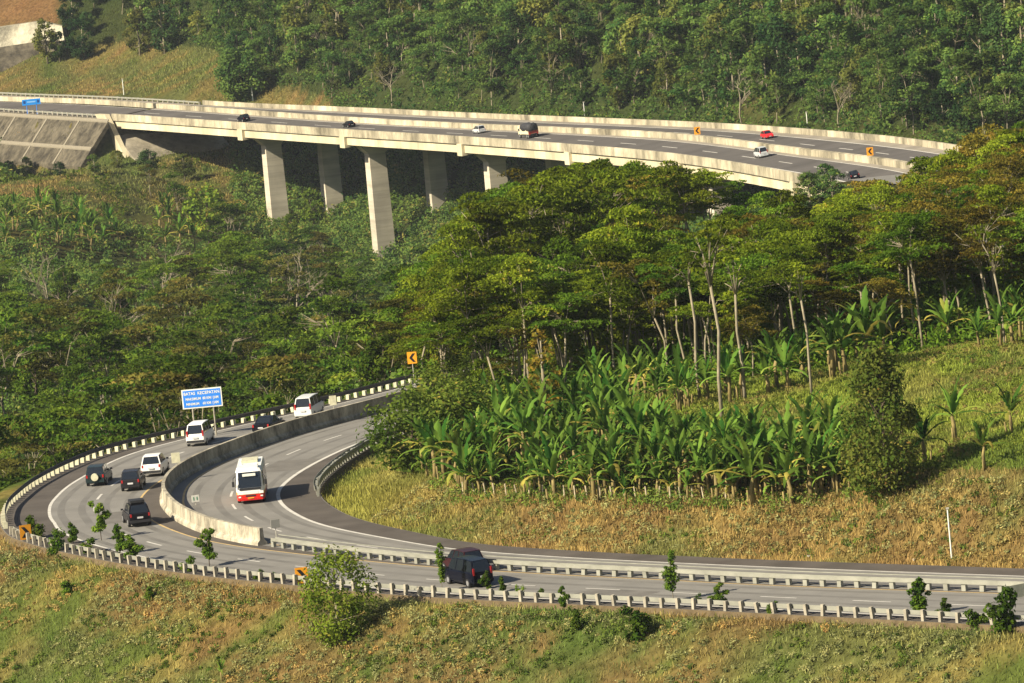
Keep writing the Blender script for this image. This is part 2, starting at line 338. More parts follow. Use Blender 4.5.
def tps_fit(P, lam=2e-3):
    X_ = P[:, :2]/100; n = len(P); r = np.linalg.norm(X_[:, None]-X_[None], axis=2); K = np.where(r > 0, r*r*np.log(r+1e-12), 0)+lam*np.eye(n)
    A = np.zeros((n+3, n+3)); A[:n, :n] = K; A[:n, n] = 1; A[:n, n+1:] = X_; A[n, :n] = 1; A[n+1:, :n] = X_.T
    return X_, np.linalg.solve(A, np.r_[P[:, 2], 0, 0, 0])
TX, TC = tps_fit(ctl)
def tps(x, y):
    x = np.ravel(x)/100; y = np.ravel(y)/100; out = np.empty(len(x)); n = len(TX)
    for i in range(0, len(x), 4000):
        q = np.stack([x[i:i+4000], y[i:i+4000]], 1); r2 = ((q[:, None]-TX[None])**2).sum(2)
        out[i:i+4000] = (np.where(r2 > 0, .5*r2*np.log(r2+1e-20), 0)@TC[:n])+TC[n]+q@TC[n+1:]
    return out
def grow(a, step, k, n):
    r = []; 
    for _ in range(n): step *= k; a += step; r.append(a)
    return np.array(r)
gx = np.r_[-grow(160, 5, 1.25, 16)[::-1], np.arange(-160, -80, 5), np.arange(-80, 80, 2.), np.arange(80, 165, 5), grow(160, 5, 1.25, 16)]
gy = np.r_[-60, np.arange(0, 330, 15.), np.arange(330, 570, 1.5), np.arange(570, 1000, 5), np.arange(1000, 1620, 4), 1620+np.r_[0, grow(0, 6, 1.2, 18)]]
GX, GY = np.meshgrid(gx, gy); GZ = tps(GX, GY).reshape(GX.shape)
GZ += (fbm(GX, GY, 14, 3)-.5)*.9*np.clip((GY-330)/60, 0, 1)+(fbm(GX, GY, 60, 9)-.5)*np.clip((GY-560)/200, 0, 1)*np.where(GY > 1180, 1.2, 5)
# corridors of the roads
cor = []
for u in np.linspace(-.03, 1, 16): cor.append(z3(near_pt(None, u), 0))
for v in np.linspace(0, 1.03, 16): cor.append(z3(inner_pt(v), 0))
for s in np.arange(S_AB, 639, 2.5):
    cor.append(np.array([vS(s, w) for w in np.arange(-1, 26.5, 2.2)]))
for s in np.arange(-74, S_END, 2.5): cor.append(np.array([vS(s, w) for w in np.arange(-1, 26.5, 2.2)]))
lt = np.gradient(lk, axis=0); lt[:, 2] = 0; lt /= np.linalg.norm(lt, axis=1)[:, None]; ln = np.stack([lt[:, 1], -lt[:, 0], 0*lt[:, 0]], 1)
lkd = np.stack([np.interp(np.linspace(0, 119, 300), np.arange(120), lk[:, i]) for i in range(3)], 1); lnd = np.stack([np.interp(np.linspace(0, 119, 300), np.arange(120), ln[:, i]) for i in range(3)], 1)
for w in np.arange(-13, 13.5, 1.8): cor.append(lkd+lnd*w)
COR = np.concatenate(cor)
def cor_dist(x, y):
    x = np.ravel(x); y = np.ravel(y); D = np.full(len(x), 99.); Z = np.zeros(len(x))
    cell = {}
    cs = 12.
    key = np.floor(COR[:, :2]/cs).astype(int)
    for i, k in enumerate(map(tuple, key)): cell.setdefault(k, []).append(i)
    cell = {k: np.array(v) for k, v in cell.items()}
    kq = np.floor(np.stack([x, y], 1)/cs).astype(int)
    order = {}
    for i, k in enumerate(map(tuple, kq)): order.setdefault(k, []).append(i)
    for k, idx in order.items():
        c = [cell[(k[0]+a, k[1]+b)] for a in (-1, 0, 1) for b in (-1, 0, 1) if (k[0]+a, k[1]+b) in cell]
        if not c: continue
        c = np.concatenate(c); idx = np.array(idx)
        d = np.hypot(x[idx][:, None]-COR[c][None, :, 0], y[idx][:, None]-COR[c][None, :, 1]); j = d.argmin(1)
        D[idx] = d[np.arange(len(idx)), j]; Z[idx] = COR[c[j], 2]
    return D, Z
cD, cZ = cor_dist(GX, GY); cD = cD.reshape(GX.shape); cZ = cZ.reshape(GX.shape)
wgt = np.clip((cD-1.6)/5.0, 0, 1); wgt = wgt*wgt*(3-2*wgt)
GZ = np.where(cD < 30, (cZ-.35)*(1-wgt)+GZ*wgt, GZ)
GZ = np.where((cD < 9) & (GY < 600), np.minimum(GZ, cZ-.1+np.maximum(cD-1.6, 0)*.75), GZ)
def ground(x, y):
    x = np.atleast_1d(np.asarray(x, float)); y = np.atleast_1d(np.asarray(y, float))
    i = np.clip(np.searchsorted(gx, x)-1, 0, len(gx)-2); j = np.clip(np.searchsorted(gy, y)-1, 0, len(gy)-2)
    fx = np.clip((x-gx[i])/(gx[i+1]-gx[i]), 0, 1); fy = np.clip((y-gy[j])/(gy[j+1]-gy[j]), 0, 1)
    return (GZ[j, i]*(1-fx)+GZ[j, i+1]*fx)*(1-fy)+(GZ[j+1, i]*(1-fx)+GZ[j+1, i+1]*fx)*fy
_ys = np.arange(335, 1750, .4)
def hit(px, py, ymin=335):
    d = ray(px, py); ys = _ys[_ys >= ymin]; P = np.array([0, 0, CH])+(ys/d[1])[:, None]*d
    k = np.nonzero(P[:, 2] <= ground(P[:, 0], P[:, 1]))[0]
    return P[k[0]] if len(k) else None
def dist_curve(x, y, Pc): return np.array([np.min(np.hypot(Pc[::4, 0]-a, Pc[::4, 1]-b)) for a, b in zip(np.ravel(x), np.ravel(y))])

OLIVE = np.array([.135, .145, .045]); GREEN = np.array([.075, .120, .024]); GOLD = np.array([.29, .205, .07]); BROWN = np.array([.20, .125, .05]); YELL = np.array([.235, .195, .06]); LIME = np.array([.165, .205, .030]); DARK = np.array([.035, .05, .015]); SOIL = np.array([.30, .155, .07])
def turf(x, y, gk=1.):
    """colour of the turf and soil at a place, shade below the viaduct included"""
    x = np.ravel(x); y = np.ravel(y); a = fbm(x, y, 9, 21)[:, None]; b = fbm(x, y, 5, 33)[:, None]; c = fbm(x, y, 22, 45)[:, None]
    st = lambda v, lo, hi: np.clip((v-lo)/(hi-lo), 0, 1)
    mix = lambda p, q, t: p*(1-t)+q*t
    col = mix(OLIVE[None], YELL[None], st(a, .45, .6)); col = mix(col, GREEN[None], st(b, .54, .64)*.8); col = mix(col, BROWN[None], st(c, .52, .6)*st(1-b, .42, .58)*.8)
    pxy = proj(np.c_[x, y, ground(x, y)]); px, py = pxy[:, :1], pxy[:, 1:]
    gold = None
    # tall dry grass on the bank inside the curve
    bank = ((y[:, None] < 475) & (py < 575) & (py > 455+np.clip(500-px, 0, 90)*.0) & (px > 300)).astype(float)*st(py, 455, 500)
    g = mix(GOLD[None], OLIVE[None], st(a, .5, .66)*.9); g = mix(g, BROWN[None], st(b, .52, .68)*.75); g = mix(g, LIME[None], st(-px, -480, -360)*.6)
    col = mix(col, g, bank*.95)
    up = ((y[:, None] < 480) & (py < 470) & (px > 560)).astype(float)
    g = mix(LIME[None], GREEN[None], st(a, .5, .62)*.7); g = mix(g, YELL[None], st(b, .54, .7)*.5); col = mix(col, g, up*.95)
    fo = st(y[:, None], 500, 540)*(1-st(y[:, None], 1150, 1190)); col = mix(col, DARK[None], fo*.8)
    far = st(y[:, None], 1150, 1190); g = mix(OLIVE[None]*.9, GOLD[None]*.8, st(a, .5, .62)*.6); g = mix(g, SOIL[None], st(c, .52, .6)*st(b, .45, .6)*.7); g = mix(g, GREEN[None], st(b, .56, .68)*.6)
    col = mix(col, g, far)
    shade = far*(px > 235)*(py > 128)*(y[:, None] > 1200); col = mix(col, DARK[None], shade*.9)  # shade on the slope below the viaduct, painted into the turf colour
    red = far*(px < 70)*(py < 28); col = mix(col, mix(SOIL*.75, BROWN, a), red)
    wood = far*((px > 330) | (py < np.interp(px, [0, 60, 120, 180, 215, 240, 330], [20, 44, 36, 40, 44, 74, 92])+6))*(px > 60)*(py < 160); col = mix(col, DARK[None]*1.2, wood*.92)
    return col*(.85+.3*noise(x, y, 1.3, 77)[:, None])*gk
nyg, nxg = GX.shape; ii = np.arange(nyg*nxg).reshape(nyg, nxg)
F = np.stack([ii[:-1, :-1].ravel(), ii[:-1, 1:].ravel(), ii[1:, 1:].ravel(), ii[1:, :-1].ravel()], 1)
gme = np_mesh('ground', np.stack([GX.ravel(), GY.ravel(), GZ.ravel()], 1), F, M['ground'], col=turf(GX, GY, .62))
gme.polygons.foreach_set('use_smooth', [True]*len(gme.polygons))
tag(link('ground', gme), kind='structure')

# ------------------------------------------------------------------ near road: surface, shoulders, paint
def struct(mb, name, m): return tag(mb.obj(name, m), kind='structure')
px_m = proj(z3(MED, 0))
def prof(keys):    # value along the road, keyed by median point index fraction
    k = np.array(keys); return np.interp(np.arange(N_R), k[:, 0], k[:, 1])
iL = int(np.argmin(px_m[:, 0]+(np.abs(px_m[:, 1]-500) > 40)*900))       # leftmost point of the bend
i_near = int(np.argmin(np.abs(px_m[:, 0]-258)+(px_m[:, 1] < 520)*900)); i_far = int(np.argmin(np.abs(px_m[:, 0]-340)+(px_m[:, 1] > 500)*900))
u_line = prof([(0, .13), (i_near-40, .13), (iL-8, .30), (iL+25, .24), (i_far, .11), (N_R, .1)])
u_yel = prof([(0, .955), (i_near-40, .95), (i_near+10, .86), (iL, .84), (iL+30, .9), (i_far, .96), (N_R, .96)])
v_yel = prof([(0, .05), (i_near, .06), (iL, .12), (i_far, .06), (N_R, .06)])
v_line = prof([(0, .66), (i_near-40, .70), (iL, .74), (i_far, .86), (N_R, .86)])
struct(MB().strip(z3(OUTm+(OUTm-MED)*.02, 0), z3(MED+(MED-OUTm)*.0, 0)), 'road', M['asphalt'])
struct(MB().strip(z3(MED, 0), z3(INNm+(INNm-MED)*.02, 0)), 'road', M['asphalt'])
struct(MB().strip(z3(near_pt(0, -.015), .005), z3(near_pt(0, u_line-.012), .005)), 'road_shoulder', M['shoulder'])
struct(MB().strip(z3(near_pt(0, u_yel+.008), .005), z3(near_pt(0, .995), .005)), 'road_shoulder', M['shoulder'])
struct(MB().strip(z3(inner_pt(v_line+.015), .005), z3(inner_pt(1.015), .005)), 'road_shoulder', M['shoulder'])
vg = MB(); vg.strip(z3(OUTm+(OUTm-MED)*.019, .002), z3(OUTm+(OUTm-MED)*.075, -.55)); vg.strip(z3(INNm+(INNm-MED)*.019, .002), z3(INNm+(INNm-MED)*.09, -.5))
struct(vg, 'road_verge', plain('gritty verge', (.12, .09, .05), .95, spec=.1, var=.3, scale=1.5))
tr_ = MB()
for lane, ends in ((near_pt, (u_line, u_yel)), (inner_pt, (v_yel, v_line))):
    for q in (.13, .36, .63, .87):
        c = ends[0]+(ends[1]-ends[0])*q; c = c+.006*(noise(np.arange(N_R), np.zeros(N_R), 30, int(q*100))-.5); wd_ = .017+.012*noise(np.arange(N_R), np.zeros(N_R), 17, 5)
        A, B = [(near_pt(0, u) if lane is near_pt else inner_pt(u)) for u in (c-wd_, c+wd_)]; tr_.strip(z3(A, .004), z3(B, .004))
struct(tr_, 'tyre_tracks', plain('traffic worn asphalt', (.158, .150, .135), .85, spec=.2, var=.22, scale=.25))
pt_ = MB()
for k0, k1, a_, b_, fn in ((120, 132, .55, .82, near_pt), (205, 214, .3, .55, near_pt), (300, 309, .56, .84, near_pt), (150, 160, .15, .42, inner_pt), (330, 341, .48, .8, inner_pt)):
    G = (lambda u: near_pt(0, u)) if fn is near_pt else inner_pt; pt_.strip(z3(G(a_)[k0:k1], .0065), z3(G(b_)[k0:k1], .0065))
struct(pt_, 'road_patches', plain('repaired asphalt', (.15, .14, .125), .9, spec=.15, var=.2, scale=.6))
mk = MB(); hw = .009
def line(A, m): m.strip(z3(A[0], .010), z3(A[1], .010))
line((near_pt(0, u_line-.012), near_pt(0, u_line+.008)), mk); line((inner_pt(v_line-.012), inner_pt(v_line+.014)), mk)
def dashes(P, Q, m, on=3.2, per=8.0):
    c = cum((P+Q)/2)
    for k in np.arange(2, c[-1]-on, per):
        t = np.linspace(k, k+on, 4); A = np.stack([np.interp(t, c, P[:, i]) for i in (0, 1)], 1); B = np.stack([np.interp(t, c, Q[:, i]) for i in (0, 1)], 1)
        m.strip(z3(A, .010), z3(B, .010))
uc = (u_line+u_yel)/2; vc = (v_line+v_yel)/2
dashes(near_pt(0, uc-.008), near_pt(0, uc+.008), mk); dashes(inner_pt(vc-.008), inner_pt(vc+.008), mk)
struct(mk, 'lane_markings', M['white_paint'])
mk = MB(); line((near_pt(0, u_yel-.008), near_pt(0, u_yel+.006)), mk); line((inner_pt(v_yel-.006), inner_pt(v_yel+.008)), mk); struct(mk, 'lane_markings', M['yellow_paint'])
# hidden link
struct(MB().strip(lk-ln*12.5, lk+ln*12.5), 'road', M['asphalt'])

# ------------------------------------------------------------------ barriers
def side(P):
    t = np.gradient(P, axis=0); t = t[:, :2]/np.linalg.norm(t[:, :2], axis=1)[:, None]; return np.c_[t[:, 1], -t[:, 0], np.zeros(len(P))]
i_join = int(np.argmin(np.abs(px_m[:, 0]-262)+(px_m[:, 1] < 525)*900))
path = z3(MED[i_join:], 0.); lf = side(path)
mw = MB().sweep(path, lf, [(-.42, .0), (-.40, .22), (-.2, .42), (-.14, 1.32), (.14, 1.32), (.2, .42), (.40, .22), (.42, .0)]).obj('concrete_barrier', M['conc'])
tag(mw, 'long stained concrete median wall sweeping round the bend beside the bus', 'median wall')
def resample(P, step):
    c = cum(P); t = np.arange(0, c[-1], step); return np.stack([np.interp(t, c, P[:, i]) for i in range(P.shape[1])], 1)
def wbeam(off, z, h=.31, d=.05): return [(off, z-h/2), (off+d, z-h*.3), (off, z), (off+d, z+h*.3), (off, z+h/2), (off-.015, z+h/2), (off-.015, z-h/2)]
def guardrail(P, label, step, post, rails, pm=None, rm=None, name='guardrail'):
    """P 3-D line; rails = list of (offset, height); post = (w, d, h)"""
    P = np.asarray(P); t = tag(empty(name, P[len(P)//2]), label, 'guardrail'); o = np.array(t.location); Q = resample(P, step*.5); lf = side(Q)
    for off, z, h in rails:
        MB().sweep(Q-o, lf, wbeam(off, z, h)).obj('rail', rm or M['rail'], t)
    me = MB().box((0, 0, post[2]/2-.1), (post[0], post[1], post[2]+.2)).mesh('post', pm or M['post'])
    pts = resample(P, step); sd = side(pts)
    xy = proj(pts); vis = [i for i in range(len(pts)) if -10 < xy[i, 0] < 1034]
    if len(vis) > 100: pts, sd = pts[vis[:100]], sd[vis[:100]]
    for p, s_ in zip(pts, sd):
        q = link('post', me, t); q.location = p-o; q.rotation_euler = (rnd.gauss(0, .045), rnd.gauss(0, .045), math.atan2(s_[1], s_[0])+rnd.gauss(0, .03)); q.scale.z = rnd.uniform(.88, 1.08)
    return t
ox = proj(z3(OUT, 0)); i_c = int(np.argmin(np.abs(ox[:, 0]-8)+np.abs(ox[:, 1]-535)))
i_r = int(np.argmin(np.abs(ox[:, 0]-1060)+(ox[:, 1] < 560)*900))
sgn = 1 if side(z3(OUT, 0))[60]@np.array([0, 1., 0]) > 0 else -1
guardrail(z3(OUT[i_r:i_c], 0), 'near roadside guardrail with stubby pale concrete posts along the grass slope', 1.42, (.235, .22, .74), [(sgn*.2, .50, .30)], M['post'], M['rail_light'])
i_e = int(np.argmin(np.abs(ox[:, 0]-432)+(ox[:, 1] > 420)*900))
guardrail(z3(OUT[i_c+3:i_e], 0), 'dark guardrail with cream posts round the outside of the far bend below the trees', 1.25, (.34, .30, .48), [(sgn*.24, .70, .36)], M['cream'], plain('dark rail', (.07, .065, .06), .7))  # rail of the outer bend has one even dark tone
i_m0 = int(np.argmin(np.abs(px_m[:, 0]-1060)+(px_m[:, 1] < 550)*900))
guardrail(z3(MED[i_m0:i_join-1], 0), 'double steel median guardrail on grey posts between the two straight carriageways', 1.48, (.26, .34, .60), [(-.2, .60, .24), (.2, .60, .24), (.5, .86, .06)], M['rail_light'], M['rail_light'])
ix = proj(z3(INN, 0)); i0 = int(np.argmin(np.abs(ix[:, 0]-316)+np.abs(ix[:, 1]-497))); i1 = int(np.argmin(np.abs(ix[:, 0]-392)+np.abs(ix[:, 1]-432)))
guardrail(z3(INN[i0:i1+14], 0), 'short grey guardrail on the inside of the bend by the grass bank', .95, (.2, .5, .7), [(-.22, .62, .34), (.22, .62, .34)], M['rail_light'], M['rail_light'])

# ------------------------------------------------------------------ viaduct
via = tag(empty('viaduct', vS(200, 12.5)), 'tall cream concrete viaduct on broad piers crossing the wooded valley', 'viaduct'); vo = np.array(via.location)
ss = np.arange(S_END, S_AB+.1, 5.)
def vpath(w, dz=0., s=ss): return np.array([vS(q, w) for q in s])+np.array([0, 0, dz])-vo
def vbox(w0, w1, z0, z1, s=ss, off=None):
    o = vo if off is None else off
    R = []
    for q in s:
        a, b = vS(q, min(max(w0, 0), VW)), vS(q, min(max(w1, 0), VW)); n = vN(q); a = a+n*min(w0, 0); b = b+n*max(w1-VW, 0)
        a = a-o; b = b-o
        R.append([a+(0, 0, z0), b+(0, 0, z0), b+(0, 0, z1), a+(0, 0, z1)])
    return MB().loft(R)
for w0, w1 in ((.0, 12.1), (12.9, 25.0)):
    vbox(w0, w1, -.5, 0).obj('deck', M['conc_deck'], via)
    k = 1 if w0 < 5 else -1
    sh = (w0+.36, w0+3.0) if k == 1 else (w1-3.0, w1-.36); ish = (w1-1.5, w1-.05) if k == 1 else (w0+.05, w0+1.5)
    lo, hi = (sh[1], ish[0]) if k == 1 else (ish[1], sh[0])
    MB().strip(vpath(lo, .05), vpath(hi, .05)).obj('carriageway', M['asphalt_far'], via)
    for a, b in (sh, ish): MB().strip(vpath(a, .035), vpath(b, .035)).obj('shoulder', M['shoulder_far'], via)
    pm = MB(); e = sh[1] if k == 1 else sh[0]
    pm.strip(vpath(e-.14, .075), vpath(e+.14, .075)); e2 = ish[0] if k == 1 else ish[1]; pm.strip(vpath(e2-.1, .075), vpath(e2+.1, .075))
    for q in np.arange(S_END+4, S_AB-12, 27.):
        s_ = np.array([q, q+5., q+10.]); c = (lo+hi)/2; pm.strip(vpath(c-.12, .075, s_), vpath(c+.12, .075, s_))
    pm.obj('lane_paint', M['white_paint'], via)
    for g in np.linspace(w0+.9, w1-.9, 4): vbox(g-.45, g+.45, -2.5, -.5).obj('girder', M['conc_beam'], via)
for w0, w1 in ((-.04, .34), (12.15, 12.85), (24.66, 25.04)):
    vbox(w0, w1, -.55 if w0 != 12.15 else -.02, PAR).obj('parapet', M['conc_deck'], via)
def s_of_px(px, w=0., dz=0.):
    q = np.arange(-70, 560, .5); P = np.array([vS(a, w) for a in q])+np.array([0, 0, dz]); return q[np.argmin(np.abs(proj(P)[:, 0]-px))]
for px in (240, 342, 460, 567, 678, 792):
    s0 = s_of_px(px)
    for w0 in (0., 12.9):
        cap = vbox(w0-.25, w0+12.35, -3.1, -.52, (s0-1.5, s0+1.5)); pc = None
        c = vS(s0, 7.4 if w0 < 5 else 21.6)-vo; n = np.array([math.cos(.34), math.sin(.34), 0]); t_ = np.array([-n[1], n[0], 0])
        gz = float(ground(c[0]+vo[0], c[1]+vo[1])[0])-vo[2]-2
        zt = c[2]-3.0
        R = []
        for z, a, b in ((gz, 2.15, 1.95), (zt-2.6, 1.95, 1.75), (zt+.02, 4.6, 1.75)):
            R.append([np.array([c[0], c[1], 0])+n*x*a+t_*y*b+np.array([0, 0, z]) for x, y in ((-1, -1), (1, -1), (1, 1), (-1, 1))])
        pr = MB().loft(R).obj('pier', M['conc_pier'], via); cap.obj('pier_cap', M['conc_beam'], pr)
# abutment with sloping wing at the left end
sA = S_AB; ab = MB(); a = vS(sA-1, 0)-vo; nA, tA = vN(sA), vT(sA)
R = []
for w in (-.3, 25.3):
    p = vS(sA, min(max(w, 0), 25))-vo+nA*(w if w < 0 else max(w-25, 0))
    R.append([p+tA*2+(0, 0, -.52), p-tA*2.+(0, 0, -.52), p-tA*2.6+(0, 0, -3.2), p-tA*20+(0, 0, -12.3), p-tA*21+(0, 0, -17), p+tA*2+(0, 0, -17)])
ab.loft(R); ab.obj('abutment', concrete('weathered abutment', (.36, .32, .24), .6, (.25, .25, .12)), via)
wl = MB(); p = vS(sA, 0)-vo
wl.loft([[p+nA*k+tA*5+(0, 0, 1.1), p+nA*k-tA*1.5+(0, 0, 1.1), p+nA*k-tA*16.+(0, 0, -13), p+nA*k-tA*9.+(0, 0, -13)] for k in (-1.6, -.32)]).obj('wing_wall', M['conc_beam'], via)
# approach on the ground to the left of the abutment
sa = np.arange(S_AB, 639, 5.)
def apath(w, dz=0.): return np.array([vS(q, w) for q in sa])+np.array([0, 0, dz])
struct(MB().strip(apath(-.5), apath(25.5)), 'road', M['shoulder_far'])
struct(MB().strip(apath(3, .006), apath(10.6, .006)), 'road', M['asphalt_far']); struct(MB().strip(apath(14.4, .006), apath(22, .006)), 'road', M['asphalt_far'])
mk = MB()
for w in (2.9, 10.7, 14.3, 22.1): mk.strip(apath(w-.1, .014), apath(w+.1, .014))
struct(mk, 'lane_markings', M['white_paint'])
tag(vbox(12.15, 12.85, -.1, PAR, sa, np.zeros(3)).obj('concrete_barrier', M['conc_deck']), 'patchy concrete median wall on the far road left of the viaduct', 'median wall')
guardrail(apath(.2), 'low guardrail with dark gaps along the stone faced bank left of the viaduct', 3.4, (.9, .4, .85), [(-.35, .62, .4)], M['post'], M['rail_light'])
guardrail(apath(24.8), 'far guardrail at the foot of the grass slope left of the viaduct', 3.4, (.5, .4, .8), [(-.3, .62, .4)], M['post'], M['rail_light'])
# stone faced bank
sr = np.arange(S_AB-7, 636, 6.); rv = tag(empty('stone_revetment', vS(520, 0)), 'stone faced embankment with pale ribs below the far road', 'stone bank'); ro = np.array(rv.location)
def rvp(s, k, up=0.):
    p = vS(s, 0); n = vN(s); q = p-n*(3.0+8.5*k); q[2] = p[2]-1.0-10.2*k+up+.55; return q-ro
A, B = [rvp(s, 0, .12) for s in sr], [rvp(s, 1, .12) for s in sr]; A2, B2 = [p-(0, 0, 1.5) for p in A], [p-(0, 0, 1.5) for p in B]
MB().loft([[a, b, b2, a2] for a, b, b2, a2 in zip(A, B, B2, A2)]).obj('stone_face', M['stone'], rv)
for s in np.arange(S_AB+12, 632, 22.):
    MB().loft([[rvp(s-.5, k, .1), rvp(s+.5, k, .1), rvp(s+.5, k, .36), rvp(s-.5, k, .36)] for k in (0.01, .99)]).obj('rib', M['stone_rib'], rv)
for k in (.0, .62):
    MB().loft([[rvp(s, k-.03, .1), rvp(s, k+.03, .1), rvp(s, k+.03, .4), rvp(s, k-.03, .4)] for s in sr]).obj('ledge', M['stone_rib'], rv)
# retaining wall high on the left
A_ = [at_y(-60, 78, 1580), at_y(0, 64, 1580), at_y(45, 57, 1578), at_y(66, 53, 1574)]; T_ = [at_y(-60, 35, 1590), at_y(0, 27, 1590), at_y(40, 21, 1588), at_y(62, 26, 1584)]
rw = tag(empty('retaining_wall', A_[1]), 'pale streaked retaining wall at the top left behind the trees', 'retaining wall'); o = np.array(rw.location)
mid = [a*.55+b*.45 for a, b in zip(A_, T_)]
MB().loft([[a-o-(0, 0, 3), m-o, m-o+(0, 3, 0), a-o+(0, 3, -3)] for a, m in zip(A_, mid)]).obj('lower_wall', M['stone'], rw)
MB().loft([[m-o+(0, 1., 0), b-o+(0, -.5, 0), b-o+(0, 4, 0), m-o+(0, 5, 0)] for m, b in zip(mid, T_)]).obj('upper_wall', concrete('limewashed wall', (.50, .46, .34), .7, (.3, .3, .05)), rw)

# ------------------------------------------------------------------ foliage makers
def cdist(x, y):
    x = np.atleast_1d(np.asarray(x, float)); y = np.atleast_1d(np.asarray(y, float))
    i = np.clip(np.searchsorted(gx, x)-1, 0, len(gx)-2); j = np.clip(np.searchsorted(gy, y)-1, 0, len(gy)-2)
    return np.minimum(np.minimum(cD[j, i], cD[j+1, i]), np.minimum(cD[j, i+1], cD[j+1, i+1]))
def unit(v): return v/(np.linalg.norm(v, axis=1)[:, None]+1e-9)
def leaf_quads(c, nrm, L, Wd, g=None):
    """diamond leaf faces: centre, facing, half length, half width"""
    g = g or rng; n = len(c); nrm = unit(nrm); t = g.normal(size=(n, 3)); t = unit(t-(t*nrm).sum(1)[:, None]*nrm); b = np.cross(nrm, t)
    L = np.broadcast_to(L, n)[:, None]; Wd = np.broadcast_to(Wd, n)[:, None]
    V = np.stack([c-t*L, c+b*Wd-t*L*.15, c+t*L-nrm*L*.25, c-b*Wd-t*L*.15], 1).reshape(-1, 3)
    return V, np.arange(n*4).reshape(n, 4)
def pads_cloud(pads, per, L, Wd, g, flat=.7):
    Cc, Nn, T = [], [], []
    for (x, y, z, r, th) in pads:
        n = int(per*r*r); a = g.uniform(0, 2*math.pi, n); q = np.sqrt(g.uniform(0, 1, n))*r*(1+.25*np.sin(3*a+x*7)+.15*np.sin(5*a+y*5))
        dz = g.normal(0, th, n)-(q/r)**2*.22*r; tx, ty = g.normal(0, .12, 2)
        Cc.append(np.stack([x+q*np.cos(a), y+q*np.sin(a), z+dz+tx*q*np.cos(a)+ty*q*np.sin(a)], 1)); Nn.append(np.array([0, 0, 1.])+g.normal(0, flat, (n, 3)))
        T.append(np.clip(g.uniform(.15, .65)+g.normal(0, .12, n), 0, 1))
    c, nn, tt = np.concatenate(Cc), np.concatenate(Nn), np.concatenate(T)
    V, F = leaf_quads(c, nn, L*g.uniform(.7, 1.35, len(c)), Wd*g.uniform(.7, 1.35, len(c)), g); return V, F, np.repeat(tt, 4)
def clump_cloud(clumps, per, L, Wd, g):
    Cc, Nn, T = [], [], []
    for (x, y, z, r) in clumps:
        n = int(per*r*r); d = unit(g.normal(size=(n, 3))); q = r*g.uniform(.35, 1.15, n)[:, None]
        Cc.append(np.array([x, y, z])+d*q*np.array([1, 1, .8])); Nn.append(d*.8+np.array([0, 0, .5])+g.normal(0, .4, (n, 3))); T.append(np.clip(g.uniform(.15, .65)+g.normal(0, .14, n), 0, 1))
    c, nn, tt = np.concatenate(Cc), np.concatenate(Nn), np.concatenate(T)
    V, F = leaf_quads(c, nn, L*g.uniform(.7, 1.35, len(c)), Wd*g.uniform(.7, 1.35, len(c)), g); return V, F, np.repeat(tt, 4)
def umbrella_tree(seed, h, R, npad, per, L, Wd, low=.5, th=.08):
    """flat layered crown on a tall forked stem"""
    g = np.random.default_rng(seed); tr = MB(); fork = h*g.uniform(low-.08, low+.08); bend = g.normal(0, .25, (4, 2))
    stem = [np.array([bend[i, 0]*i*.35, bend[i, 1]*i*.35, -.6+(fork+.6)*i/3]) for i in range(4)]
    r0 = .0085*h+.02; tr.tube(stem, [r0*1.25, r0, r0*.9, r0*.8], 6); top = stem[-1]; pads = []
    nl = int(g.integers(4, 7))
    for k in range(nl):
        a = 2*math.pi*k/nl+g.uniform(-.4, .4); rr = R*g.uniform(.35, .75); zt = fork+(h-fork)*g.uniform(.15, .95)
        e = np.array([top[0]+math.cos(a)*rr, top[1]+math.sin(a)*rr, zt-.2]); m = (top+e)/2+np.array([-math.cos(a)*rr*.12, -math.sin(a)*rr*.12, (zt-fork)*.1])
        tr.tube([top-(0, 0, .3), m, e], [r0*.55, r0*.4, r0*.18], 5)
        for q in range(max(2, npad//nl)):
            b = a+g.uniform(-.7, .7); r2 = rr+g.uniform(-.3, .45)*R; r2 = max(.1, r2); z = zt+g.uniform(-.16, .1)*h*.6-.02*r2*r2
            p = np.array([top[0]+math.cos(b)*r2, top[1]+math.sin(b)*r2, min(z, h)]); pads.append((*p, g.uniform(.24, .42)*R, th)); tr.tube([m, p-(0, 0, .1)], [r0*.28, r0*.1], 4, False)
    for q in range(3): pads.append((top[0]+g.normal(0, R*.2), top[1]+g.normal(0, R*.2), h*g.uniform(.9, 1.), R*g.uniform(.3, .42), th))
    return tr, pads_cloud(pads, per, L, Wd, g)
def bushy_tree(seed, h, R, ncl, per, L, Wd, base=.25, taper=.0):
    g = np.random.default_rng(seed); tr = MB(); r0 = .017*h+.03
    tr.tube([(0, 0, -.5), (g.normal(0, .15), g.normal(0, .15), h*.35), (g.normal(0, .25), g.normal(0, .25), h*.85)], [r0*1.2, r0, r0*.3], 6); cl = []
    for k in range(ncl):
        d = unit(g.normal(size=(1, 3)))[0]; zz = .5+.5*d[2]; rad = R*(1-taper*zz)*g.uniform(.55, 1.)
        p = (d[0]*rad, d[1]*rad, h*(base+(1-base)*zz*.93)); cl.append((*p, R*g.uniform(.26, .42)*(1-.4*taper*zz)))
        if k % 3 == 0: tr.tube([(0, 0, max(h*.2, p[2]-.35*h*.6)), p], [r0*.35, r0*.1], 4, False)
    return tr, clump_cloud(cl, per, L, Wd, g)
